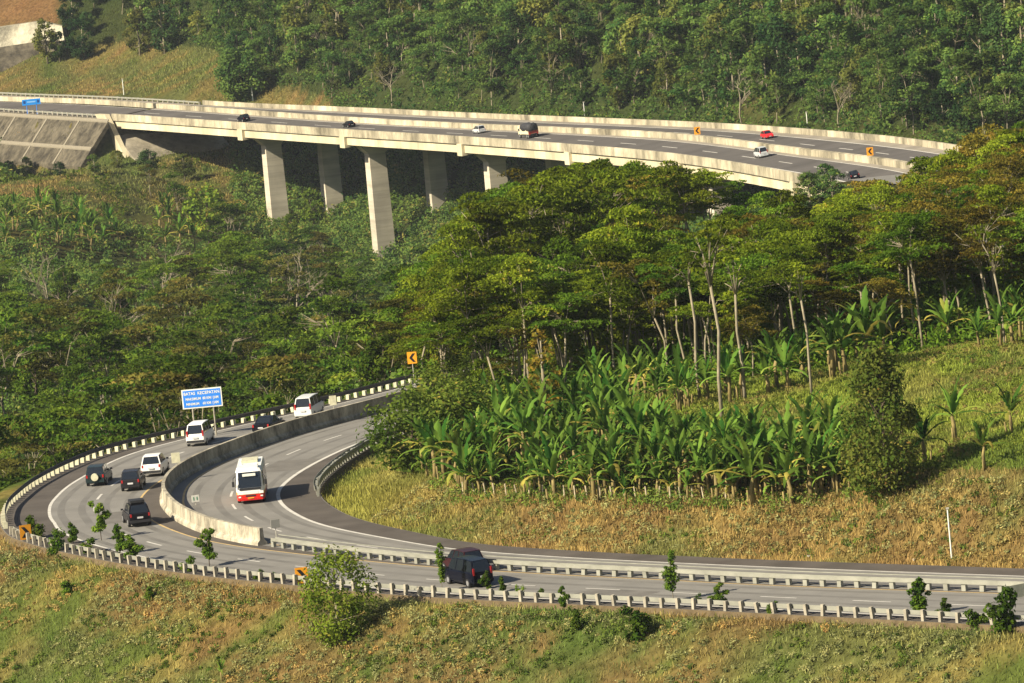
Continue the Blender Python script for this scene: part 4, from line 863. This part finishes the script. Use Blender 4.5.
def car(mat4, label, cat, col, kind='mpv', name='car', dark_low=False, rack=False, spare=False, cargo=None):
    root = tag(empty(name, mat=mat4), label, cat)
    L, Wd, H, belt, hood, ws, rear, r = dict(mpv=(4.3, 1.7, 1.68, 1.0, 1.0, .95, -2.0, .31), suv=(4.5, 1.8, 1.78, 1.08, 1.08, .85, -2.05, .36), sedan=(4.5, 1.74, 1.45, .92, .88, .75, -1.55, .31), van=(4.7, 1.74, 1.95, 1.1, 1.15, 1.6, -2.25, .32), hatch=(3.9, 1.68, 1.5, .95, .95, .8, -1.75, .3))[kind]
    f, b, hw = L/2, -L/2, Wd/2; body = MB(); zb = .26
    st = [(b, zb+.12, belt-.06, .86), (b+.1, zb, belt, .97), (b+.6, zb-.02, belt, 1.), (0, zb-.02, belt, 1.), (ws-.1, zb-.02, belt-.01, 1.), (ws+.35, zb, lerp(belt, hood, .6)-.04, .99), (f-.3, zb, hood-.2, .95), (f-.05, zb+.04, hood-.32, .86), (f, zb+.14, hood-.42, .78)]
    R = []
    for x, z0, z1, k in st:
        w = hw*k; z2 = lerp(z0, z1, .55); R.append([(x, -w*.9, z0), (x, w*.9, z0), (x, w, z0+.18), (x, w, z2), (x, w*.97, z1-.06), (x, w*.9, z1), (x, -w*.9, z1), (x, -w*.97, z1-.06), (x, -w, z2), (x, -w, z0+.18)])
    body.loft(R)
    rt = ws-.75 if kind != 'van' else ws-.55; rr = rear+(.22 if kind in('mpv', 'suv', 'van') else .55); wb, wt = hw*.93, hw*.74
    cb = [(rear-(.05 if kind != 'sedan' else 0), belt-.03), (lerp(rear, ws, .36), belt-.03), (lerp(rear, ws, .66), belt-.03), (ws, belt-.03)]; ct = [(rr, H-.05), (lerp(rr, rt, .36), H), (lerp(rr, rt, .7), H), (rt, H-.05)]
    B = [[(x, -wb, z), (x, wb, z)] for x, z in cb]; T = [[(x, -wt, z), (x, wt, z)] for x, z in ct]
    body.loft([[B[i][0], B[i][1], T[i][1], T[i][0]] for i in range(4)])
    me = body.mesh('body', col, False); o = link('body', me, root); bv = o.modifiers.new('soft edges', 'BEVEL'); bv.width = .035; bv.segments = 2; bv.limit_method = 'ANGLE'
    panel('windscreen', [B[3][0], B[3][1], T[3][1], T[3][0]], M['glass'], root, .1, .015); panel('rear_window', [B[0][1], B[0][0], T[0][0], T[0][1]], M['glass'], root, .12, .015)
    for i in range(3):
        panel('side_window', [B[i+1][1], B[i][1], T[i][1], T[i+1][1]], M['glass'], root, .12, .014); panel('side_window', [B[i][0], B[i+1][0], T[i+1][0], T[i][0]], M['glass'], root, .12, .014)
    for s in (-1, 1):
        MB().box((f-.1, s*hw*.62, hood-.46), (.14, .34, .16)).obj('headlight', M['head_lamp'], root)
        MB().box((b+.02, s*hw*.80, belt-.14 if kind != 'van' else belt+.05), (.08, .13, .24 if kind != 'van' else .5)).obj('tail_light', M['red_lamp'], root)
        MB().box((ws-.18, s*(hw+.09), belt+.08), (.1, .2, .14)).obj('wing_mirror', M['trim'], root)
    MB().box((b-.03, 0, zb+.2), (.12, Wd*.9, .2)).obj('bumper', M['trim'] if dark_low else col, root); MB().box((f-.02, 0, zb+.2), (.12, Wd*.8, .2)).obj('bumper', M['trim'] if dark_low else col, root)
    MB().box((f-.06, 0, hood-.44), (.1, Wd*.42, .14)).obj('grille', M['trim'], root)
    MB().box((b-.07, 0, belt-.32), (.03, .46, .14)).obj('number_plate', M['plate'], root); MB().box((f+.04, 0, zb+.2), (.03, .46, .13)).obj('number_plate', M['plate'], root)
    if spare: MB().tube([(b-.02, .0, belt-.2), (b-.2, .0, belt-.2)], [.33, .31], 14).obj('spare_wheel_cover', M['cream'], root)
    if rack:
        k = MB(); k.box((rr+.9, 0, H+.16), (1.3, wt*1.7, .2))
        for s in (-1, 1): k.box((rr+.9, s*wt*.8, H+.06), (1.6, .05, .12))
        k.obj('roof_rack', M['trim'], root)
    wheels(root, (f-.85, b+.8), hw-.09, r); return root
def frame(p, hd, up=(0, 0, 1)):
    h = np.array(hd, float); u = np.array(up, float); h = h-u*(h@u)/(u@u); h /= np.linalg.norm(h); u /= np.linalg.norm(u); l = np.cross(u, h)
    return Matrix(((h[0], l[0], u[0], p[0]), (h[1], l[1], u[1], p[1]), (h[2], l[2], u[2], p[2]), (0, 0, 0, 1)))
MT = np.gradient(MED, axis=0); MT /= np.linalg.norm(MT, axis=1)[:, None]
def on_road(px, py, back=False, k=1., add=0.):
    p = at_z(px, py, 0.006); j = np.argmin(np.hypot(*(MED-p[:2]).T)); h = MT[j]*(1 if not back else -1); a = math.atan2(h[0], h[1] if not back else -h[1])*k+math.radians(add); h = (math.sin(a), math.cos(a) if not back else -math.cos(a)); return frame(p, (h[0], h[1], 0))
P_BLK = paint('black car paint', (.008, .008, .011), .22); P_DGR = paint('charcoal car paint', (.022, .022, .024), .25); P_WHT = paint('white car paint', (.78, .77, .72), .3); P_SIL = paint('silver car paint', (.50, .52, .52), .28)
P_DBL = paint('dark blue car paint', (.004, .005, .011), .25); P_RED = paint('red car paint', (.62, .018, .02), .25); P_MAR = paint('maroon car paint', (.035, .010, .012), .3); P_TEA = paint('dark teal car paint', (.018, .03, .032), .25)
car(on_road(469, 584, k=.62), 'black van passing behind the tall thin sapling on the near road', 'van', P_DBL, 'van', 'van')
car(on_road(463, 571, k=.62), 'dark maroon car half hidden behind the black van', 'car', P_MAR, 'mpv')
car(on_road(137, 523.5), 'black off-roader with a roof box nearest the curved median wall', 'car', P_BLK, 'suv', rack=True, dark_low=True)
car(on_road(134, 488, k=.5), 'charcoal people carrier in the middle of the three cars on the bend', 'car', P_DGR, 'mpv')
car(on_road(100, 483, k=.5), 'dark teal car with a pale spare wheel cover closest to the outer guardrail', 'car', P_TEA, 'mpv', spare=True)
car(on_road(156, 473.5, k=.4), 'white off-roader beside the blank white board on the median wall', 'car', P_WHT, 'suv', dark_low=True)
car(on_road(201, 443, k=.3), 'white van below the blue speed limit sign', 'van', P_WHT, 'van', 'van', dark_low=True)
car(on_road(270, 431, k=.55), 'black saloon car between the two white vans on the far bend', 'car', P_BLK, 'sedan')
car(on_road(310, 416, k=.35), 'silvery white van farthest away on the bend road', 'van', paint('pearl car paint', (.62, .63, .60), .3), 'van', 'van')
# bus, coming towards the camera
def bus(m4):
    root = tag(empty('bus', mat=m4), 'small white bus with a yellow and red skirt coming round the bend', 'bus'); L, w, H = 7.2, 1.13, 2.85; f, b = L/2, -L/2
    def shell(z0, z1, k0=1., k1=1., fx=0., fx1=None):
        fx1 = fx if fx1 is None else fx1; R = []
        for z, k, q in ((z0, k0, fx), (z1, k1, fx1)):
            R.append([(b, -w*k+.1, z), (b, w*k-.1, z), (b+.12, w*k, z), (f-.45+q, w*k, z), (f-.12+q, w*k-.12, z), (f+q, w*k-.34, z), (f+q, -w*k+.34, z), (f-.12+q, -w*k+.12, z), (f-.45+q, -w*k, z), (b+.12, -w*k, z)])
        return MB().loft(R)
    shell(.32, .78, .98, 1.).obj('skirt', paint('bus red', (.60, .02, .012)), root); shell(.78, 1.0, 1., 1.).obj('band', paint('bus yellow', (.80, .36, .02)), root)
    wh = paint('bus white', (.80, .79, .74)); shell(1.0, 1.32, 1., 1.).obj('body', wh, root); shell(1.32, H-.3, 1., .96, 0, -.32).obj('cabin', wh, root); shell(H-.3, H, .96, .86, -.32, -.6).obj('roof', wh, root)
    z0, z1 = 1.33, H-.28; q0, q1 = 0., -.33
    panel('windscreen', [(f+q0, -w+.22, z0), (f+q0, w-.22, z0), (f+q1, w-.24, z1), (f+q1, -w+.24, z1)], M['glass'], root, .02, .03)
    for s in (-1, 1):
        a = [(f-.03, s*(w-.26), z0), (f-.44, s*w, z0), (f-.76, s*(w-.04), z1), (f-.36, s*(w-.30), z1)]; panel('corner_window', a if s == 1 else a[::-1], M['glass'], root, .04, .02)
        for k in range(5):
            x0, x1 = f-.75-k*1.18, f-1.85-k*1.18; a = [(x0, s*w*1.0, 1.5), (x1, s*w*1.0, 1.5), (x1, s*(w*.962), H-.36), (x0, s*(w*.962), H-.36)]; panel('side_window', a if s == 1 else a[::-1], M['glass'], root, .03, .02)
        MB().box((f-.04, s*(w-.3), .92), (.12, .42, .2)).obj('headlight', M['head_lamp'], root); MB().box((f-.02, s*(w-.25), .62), (.1, .2, .1)).obj('fog_light', M['head_lamp'], root)
        k = MB(); k.tube([(f-.35, s*(w-.05), 2.3), (f+.1, s*(w+.14), 2.2), (f+.1, s*(w+.17), 1.9)], [.03, .03, .03], 5); k.box((f+.1, s*(w+.17), 1.72), (.1, .2, .42)); k.obj('wing_mirror', M['trim'], root)
        MB().box((b+.0, s*(w-.22), .95), (.08, .18, .4)).obj('tail_light', M['red_lamp'], root)
    MB().box((f-.12, 0, z1-.22), (.1, 1.05, .2)).obj('sun_strip', M['white'], root); MB().box((f+.01, 0, .93), (.05, 1.25, .22)).obj('front_panel', M['white'], root); MB().box((f+.015, 0, 1.235), (.05, 1.75, .17)).obj('dark_strip', M['trim'], root)
    MB().box((f+.02, 0, .46), (.06, .5, .15)).obj('number_plate', M['plate_y'], root); MB().box((f+.0, 0, .68), (.05, .8, .12)).obj('grille', M['trim'], root)
    k = MB(); k.box((f-1.05, 0, H+.13), (.9, 1.5, .24)); k.obj('roof_pod', wh, root)
    k = MB()
    for s in (-1, 1): k.box((f-1.2, s*.62, H+.14), (.55, .3, .3))
    k.obj('roof_vent', M['white'], root); MB().box((-1.2, 0, H+.1), (2.2, 1.3, .2)).obj('cooling_unit', M['cream'], root)
    MB().box((f-.02, 0, .4), (.14, 1.9, .16)).obj('bumper', paint('bus bumper red', (.5, .015, .012)), root)
    wheels(root, (f-1.5, b+1.7), w-.13, .42, .26)
bus(on_road(253, 498, True, k=.035))
# viaduct traffic
def on_via(px, py, lo, hi, back=False):
    best = None
    q = np.arange(-55, 440, 1.5)
    for w in np.arange(lo, hi, .4):
        P = np.array([vS(s, w) for s in q]); d = np.hypot(*(proj(P)-np.array([px, py])).T); j = d.argmin()
        if best is None or d[j] < best[0]: best = (d[j], q[j], w)
    s, w = best[1:]; p = vS(s, w)+np.array([0, 0, .06]); t = vS(s+3, w)-vS(s-3, w); t /= np.linalg.norm(t); l = vS(s, w+.5 if w+.5 < 25 else w)-vS(s, w-.5); up = np.cross(l, t); up /= np.linalg.norm(up)
    return frame(p, t*(-1 if back else 1), up if up[2] > 0 else -up)
car(on_via(244, 122, 3.5, 10.5), 'dark blue off-roader on the viaduct above its first pier', 'car', P_DBL, 'suv')
car(on_via(349, 127.5, 3.5, 10.5), 'black saloon on the viaduct right above the tallest pier', 'car', P_BLK, 'sedan')
car(on_via(479, 133, 3.5, 10.5), 'silver people carrier just left of the tarpaulin truck', 'car', P_SIL, 'mpv')
car(on_via(762, 157, 3.5, 10.5), 'silver van in front of the red car on the viaduct', 'van', P_SIL, 'van', 'van')
car(on_via(854, 179, 3., 10.5), 'black car farthest right on the viaduct beside the treetops', 'car', P_BLK, 'hatch')
car(on_via(767, 139, 14., 23.5, True), 'bright red hatchback on the far carriageway of the viaduct', 'car', P_RED, 'hatch')
def truck(m4):
    root = tag(empty('truck', mat=m4), 'cream truck with a bulging dark tarpaulin over its load', 'truck'); cr = paint('truck cream', (.68, .62, .42)); w = 1.1
    MB().loft([[(x, -w*k, .7), (x, w*k, .7), (x, w*k, z), (x, w*k*.9, z+.15), (x, -w*k*.9, z+.15), (x, -w*k, z)] for x, z, k in ((1.75, 2.15, .95), (2.9, 2.15, .95), (3.25, 1.45, .92), (3.3, 1.2, .9))]).obj('cab', cr, root)
    panel('windscreen', [(3.25, -.9, 1.5), (3.25, .9, 1.5), (2.93, .85, 2.12), (2.93, -.85, 2.12)], M['glass'], root, .06, .03)
    for s in (-1, 1):
        a = [(2.95, s*1.05, 1.45), (2., s*1.05, 1.45), (2., s*1.04, 2.05), (2.8, s*1.04, 2.05)]; panel('side_window', a if s == 1 else a[::-1], M['glass'], root, .08, .02)
        MB().box((3.28, s*.75, .98), (.1, .3, .22)).obj('headlight', M['head_lamp'], root); MB().box((-3.5, s*.9, .85), (.08, .26, .2)).obj('tail_light', M['red_lamp'], root)
    bd = MB(); bd.box((-.95, 0, .95), (5.0, 2.24, .14))
    for s in (-1, 1): bd.box((-.95, s*1.1, 1.45), (5.0, .08, .95))
    bd.box((1.5, 0, 1.45), (.08, 2.1, .95)); bd.obj('load_bed', cr, root); MB().box((-3.46, 0, 1.42), (.08, 2.24, .95)).obj('tailgate', paint('truck tailgate red', (.30, .03, .02)), root)
    tp = MB(); tp.loft([[(x, -1.13*k, 1.55), (x, 1.13*k, 1.55), (x, 1.16*k, 2.3*m), (x, .95*k, 2.85*m), (x, .4*k, 3.1*m), (x, -.4*k, 3.1*m), (x, -.95*k, 2.85*m), (x, -1.16*k, 2.3*m)] for x, k, m in ((-3.62, .97, .96), (-3.3, 1.02, 1.03), (-2., 1., .98), (-.6, 1.02, 1.03), (.8, 1., .99), (1.6, .97, .95))]); tp.obj('tarpaulin', plain('dark tarpaulin', (.03, .03, .034), .7, var=.3), root, True)
    k = MB(); k.box((-.2, -.4, .62), (6.6, .14, .24)); k.box((-.2, .4, .62), (6.6, .14, .24)); k.obj('chassis', M['trim'], root)
    wheels(root, (2.4, -1.9, -2.85), .95, .46, .28)
truck(on_via(529, 137, 3.2, 9.5))

# ------------------------------------------------------------------ signs, posts, fence
def post_at(px, py, ymin=335): return at_hit(px, py, ymin)
def face_cam(p): return math.atan2(-p[0], p[1])*-1.
def text(name, body, size, loc, m, parent, rot=(math.pi/2, 0, 0), sx=1.):
    cu = bpy.data.curves.new(name, 'FONT'); cu.body = body; cu.size = size; cu.align_x = 'CENTER'; cu.align_y = 'CENTER'; cu.extrude = .004; cu.offset = size*.018; cu.materials.append(m)
    tmp = bpy.data.objects.new('tmp', cu); me = bpy.data.meshes.new_from_object(tmp); bpy.data.objects.remove(tmp); o = bpy.data.objects.new(name, me); COL.objects.link(o); o.parent = parent; o.location = loc; o.rotation_euler = rot; o.scale.x = sx; return o
# blue speed limit sign
p0 = at_y(203, 419, 499.); p0[2] = -1.2; zc = at_y(202, 398, 499.)[2]
sg = tag(empty('speed_limit_sign', p0, math.radians(-2)), 'blue speed limit sign with white lettering on two pale posts above the outer guardrail', 'road sign'); zc -= p0[2]; x0 = at_y(202, 398, 499.)[0]-p0[0]
Wp, Hp = 3.55, 1.72
MB().box((x0, 0, zc), (Wp, .05, Hp)).obj('sign_border', M['white'], sg); MB().box((x0, -.033, zc), (Wp-.22, .016, Hp-.22)).obj('sign_face', M['blue_sign'], sg)
for s in (-1, 1): MB().tube([(x0+s*.93, .07, -.5), (x0+s*.93, .07, zc+.4)], [.075, .075], 8).obj('post', M['post'], sg)
text('lettering', 'BATAS  KECEPATAN', .37, (x0, -.046, zc+.46), M['white'], sg, sx=.95); text('lettering', 'MAKSIMUM  80 KM / JAM', .32, (x0, -.046, zc-.02), M['white'], sg, sx=.84); text('lettering', 'MINIMUM    60 KM / JAM', .32, (x0, -.046, zc-.47), M['white'], sg, sx=.84)
def chevron(p, h, size, label, rz=0., flip=1):
    """orange plate with a black chevron on a post"""
    e = tag(empty('chevron_sign', p, rz), label, 'road sign'); k = size; MB().tube([(0, .05, -.3), (0, .05, h+k*.5)], [.04, .04], 6).obj('post', M['steel'], e)
    MB().box((0, 0, h+k*.55), (k*.92, .03, k*1.15)).obj('sign_face', M['orange'], e); c = MB(); z = h+k*.55
    for s in (-1, 1):
        q = [(flip*-.28*k, z), (flip*.06*k, z+s*.42*k), (flip*.34*k, z+s*.42*k), (flip*.02*k, z)]; c.loft([[(x, -.019, zz) for x, zz in q], [(x, -.024, zz) for x, zz in q]])
    c.obj('chevron_mark', M['black'], e); return e
def sized(px_base, py_base, px_h, ymin=335):
    P = at_hit(px_base, py_base, ymin); return P
P = at_hit(27, 546); chevron(P, .55, 1.0, 'orange chevron sign at the sharp left corner of the near guardrail', .35, -1)
P = at_hit(303, 589); chevron(P, .45, 1.0, 'orange chevron sign behind the bushy tree on the grass slope', .2, -1)
P = at_y(412, 358, 520); hh = P[2]+2.; P[2] = -2.; chevron(P, hh-.5, .95, 'small orange chevron sign at the far end of the bend above the roadside bush', 0, 1)
s_ = s_of_px(698, 12.5); P = vS(s_, 12.5); P[2] += PAR; chevron(P, .15, 1.3, 'orange chevron sign on the viaduct median left of the red car', .1, 1)
s_ = s_of_px(871, 12.5); P = vS(s_, 12.5); P[2] += PAR; chevron(P, .15, 1.25, 'orange chevron sign on the viaduct median above the rightmost black car', .1, 1)
def board(p, h, w, hh, label, m, rz=0., marks=False):
    e = tag(empty('sign_board', p, rz), label, 'sign'); MB().tube([(0, .04, -.2), (0, .04, h+hh*.9)], [.035, .035], 6).obj('post', M['steel'], e); MB().box((0, 0, h+hh/2), (w, .03, hh)).obj('sign_face', m, e)
    if marks:
        k = MB()
        for q in (-.22, .22): k.box((q*w, -.02, h+hh/2), (w*.12, .01, hh*.5))
        k.obj('sign_mark', plain('green mark', (.02, .25, .12)), e)
    return e
def med_pt(px, py): p = at_z(px, py, 0); j = np.argmin(np.hypot(*(MED-p[:2]).T)); return np.array([MED[j, 0], MED[j, 1], 1.28])
p = med_pt(170, 482); board(p, .25, .72, .86, 'blank white board on the median wall beside the white off-roader', M['cream'])
p = med_pt(338, 423); board(p, .35, .62, .85, 'blank cream board on the median wall right of the farthest white van', M['cream'])
p = at_z(196, 505, 0); board(p, .25, .62, .55, 'low white kilometre board with green marks at the foot of the curved wall', M['white'], .3, True)
p = at_z(277, 541, 0); board(p, 1.0, .72, .65, 'thin grey board on a post where the wall turns into the median guardrail', plain('faded board', (.36, .35, .30)), .4)
# far blue sign by the viaduct approach
P = vS(s_of_px(37), 0); n_ = vN(505); P = P-n_*1.2; e = tag(empty('direction_sign', P, .1), 'small bright blue sign on two legs left of the viaduct', 'road sign')
MB().box((0, 0, 3.2), (4.7, .1, 1.5)).obj('sign_face', plain('bright blue sign face', (.02, .27, .80), .4), e); MB().box((0, -.06, 3.25), (2.2, .02, .35)).obj('sign_strip', plain('pale sign strip', (.25, .5, .85)), e)
for s in (-1, 1): MB().tube([(s*1.25, .1, -.8), (s*1.25, .1, 3.)], [.12, .12], 6).obj('post', M['blue_sign'], e); MB().box((s*1.75, -.06, 3.25), (.55, .02, .7)).obj('sign_mark', plain('navy mark', (.01, .05, .22)), e)
# sign board cut by the right edge
P = at_hit(1018, 622); e = tag(empty('sign_board', P, .5), 'cream sign board on a grey post cut by the right edge', 'sign'); MB().tube([(-.75, 0, -.6), (-.75, 0, 2.6)], [.05, .05], 6).obj('post', M['steel'], e); MB().box((.25, -.02, 2.0), (1.9, .04, .85)).obj('sign_face', M['cream'], e)
# lone poles
def pole(px, py, top, label, r=.06, m='white', ymin=335, dx=0.):
    P = at_hit(px, py, ymin); h = (py-top)*P[1]/FPX; e = tag(empty('marker_pole', P), label, 'pole'); MB().tube([(0, 0, -.4), (dx, 0, h)], [r, r*.9], 6).obj('shaft', M[m], e); MB().box((dx, 0, h), (r*3.2, r*3.2, r*1.5)).obj('cap', M['steel'], e)
pole(952, 561, 507, 'slim white pole on the dry grass bank near the right edge', .065)
pole(124, 95, 79, 'white pole at the foot of the far grass slope', .14, ymin=1200); pole(253, 101, 88, 'white pole beside the dense dark tree on the far road', .15, ymin=1200)
pole(808, 131, 112, 'short white pole behind the viaduct parapet at the right', .12, ymin=1000); pole(585, 118, 102, 'white pole against the far wood above the viaduct truck', .12, ymin=1000)
# post fence in front of the bananas
e = tag(empty('post_fence', at_hit(560, 500)), 'row of short pale posts in front of the banana plants', 'fence'); o = np.array(e.location); me = MB().tube([(0, 0, -.3), (.02, 0, 1.1)], [.075, .06], 6).mesh('post', M['wood'])
wire = []
for px in np.arange(462, 735, 11.5):
    P = at_hit(px+rnd.uniform(-2, 2), np.interp(px, [462, 560, 735], [496, 500, 502]))
    q = link('post', me, e); q.location = P-o; q.rotation_euler = (rnd.gauss(0, .07), rnd.gauss(0, .07), rnd.uniform(0, 6)); wire.append(P-o+(0, 0, .8))
P = at_hit(482, 425); e = tag(empty('leaning_pole', P), 'bare pole leaning over the left end of the banana plants', 'pole'); MB().tube([(0, 0, -.5), (-.9, 0, 1.6), (-1.9, 0, 3.6)], [.08, .07, .06], 6).obj('shaft', M['wood'], e)
# litter on the shoulder edge
for px, py, lab in ((810,557.5,'white scrap of litter on the inner shoulder, left of the pole'),(916,561,'small pale scrap of litter on the shoulder just left of the white pole')):
    P = at_hit(px, py); k = MB(); k.loft([[(x*.25, y*.2, z*.16) for x, y in ((-1, -1), (1, -.8), (.9, 1), (-.8, .9))] for z in (-.3, .6, 1.)]); o_ = k.obj('litter', M['white']); o_.location = P; tag(o_, lab, 'litter')
# ------------------------------------------------------------------ saplings and shrubs along the near guardrail
def sapling(seed, h, R, n, per=140, stem=.35):
    g = np.random.default_rng(seed); tr = MB(); tr.tube([(0, 0, -.3), (g.normal(0, .04), 0, h*.5), (g.normal(0, .06), 0, h*.95)], [.035, .028, .012], 5)
    cl = [(g.normal(0, R*.38), g.normal(0, R*.38), h*(stem+(1-stem)*(i+g.uniform(0,1.3))/n), R*g.uniform(.3, .75)*(1-.35*i/n)) for i in range(n)]; return tr, clump_cloud(cl, 1.7*per/(R*R), .10, .058, g)
SL = [Kind('sapling', *sapling(50+i, 2.4, .5, 18, 230), M['leaf_sap'], M['bark_dark'], 2.4) for i in range(4)]; SH = [Kind('shrub', *sapling(60+i, 1.4, .62, 13, 150, .05), M['leaf_sap'], M['bark_dark'], 1.4) for i in range(3)]
ST = [Kind('sapling', *sapling(70+i, 4.4, .62, 24, 200, .3), M['leaf_sap'], M['bark'], 4.4) for i in range(2)]
def sap(px, py, top, label, kinds, cat='sapling', wide=1., group=None):
    P = at_hit(px, py); h = max(.5, (py-top)*P[1]/FPX*1.0); rnd.choice(kinds).put(P[0], P[1], P[2], h, label, cat, group, wide=wide)
for a in ((102,545,503,'leafy sapling leaning over the left guardrail below the black off-roader',SL,'sapling',.8),(74,548,523,'dark sapling right of the corner chevron sign',SL,'sapling',1.),(35,543,517,'dark bush hard against the corner chevron sign',SH,'bush',.8),(58,556,531,'dark low bush right of the corner chevron sign',SH,'bush',.9),(88,557,538,'wide bright bush at the left guardrail',SH,'bush',1.3),
          (121,560,525,'narrow bright sapling left of the leafy pair at the guardrail',SL,'sapling',.9),(134,567,536,'bushy bright sapling at the guardrail below the black off-roader',SL,'sapling',1.2),(210,572,530,'dark round sapling standing alone before the metal median rail',SL,'sapling',.9),(190,576,557,'small pale shrub at the guardrail below the lone dark sapling',SH,'shrub',.8),
          (260,584,570,'tiny shrub at the guardrail left of the bushy slope tree',SH,'shrub',.8),(278,585,572,'second tiny shrub next to the slope tree at the guardrail',SH,'shrub',.8),(443,597,543,'tall narrow sapling in front of the black van',ST,'sapling',.8),(487,594,572,'round sapling right behind the black van',SL,'sapling',1.1),(503,597,577,'short sapling just right of the black van',SL,'sapling',1.1),
          (520,601,586,'low shrub at the guardrail two posts right of the van',SH,'shrub',.8),(541,602,589,'pale low shrub at the guardrail left of the dark narrow sapling',SH,'shrub',.8),(565,616,588,'dark narrow sapling at the guardrail below the median',SL,'sapling',.9),(578,634,610,'dark shrub on the slope below the narrow sapling',SL,'shrub',1.3),(641,640,606,'broad dark shrub on the slope below the middle guardrail',SH,'shrub',1.1),
          (674,607,550,'tall sapling on a thin stem standing above the median rail',ST,'sapling',1.05),(699,607,594,'low shrub at the guardrail left of the forked sapling',SH,'shrub',.8),(722,611,583,'forked bright sapling at the guardrail right of the tall one',SL,'sapling',1.3),(772,618,602,'little shrub at the guardrail in the right half',SH,'shrub',1.),(921,622,579,'dark leafy sapling at the guardrail toward the right end',SL,'sapling',1.15),
          (947,622,598,'small sapling beside the dark leafy one at the right',SL,'sapling',1.3),(975,630,610,'dark shrub at the guardrail near the right edge',SH,'shrub',1.1),(1006,632,590,'dark spreading bush in front of the cream sign board at the right edge',SH,'bush',.85),(150,600,587,'dark low bush on the upper grass slope at the left',SH,'bush',1.1),(68,595,581,'dark weed bush on the grass slope at the far left',SH,'bush',1.3)): sap(*a)
for px, py, top, lab in ((222,683,655,'bright green banana shoot at the bottom edge of the grass slope'),): 
    P = at_hit(px, py); BN[0].put(P[0], P[1], P[2], 2.2, lab, 'banana plant', part='leaves', wide=.8)
# ------------------------------------------------------------------ air
if HAZE:
    m = bpy.data.materials.new('haze'); m.use_nodes = True; t = m.node_tree; t.nodes.clear(); out = t.nodes.new('ShaderNodeOutputMaterial'); v = t.nodes.new('ShaderNodeVolumePrincipled')
    v.inputs['Color'].default_value = (.80, .88, 1., 1); v.inputs['Density'].default_value = HAZE; v.inputs['Anisotropy'].default_value = .0; t.links.new(v.outputs[0], out.inputs['Volume'])
    zt = max(float(GZ.max())+30, 150); zb_ = float(GZ.min())-2
    hz = MB().box((0, 1200, (zt+zb_)/2), (2*float(gx.max())+40, 2600+float(gy.max()), zt-zb_)).obj('haze', m); tag(hz, kind='stuff')
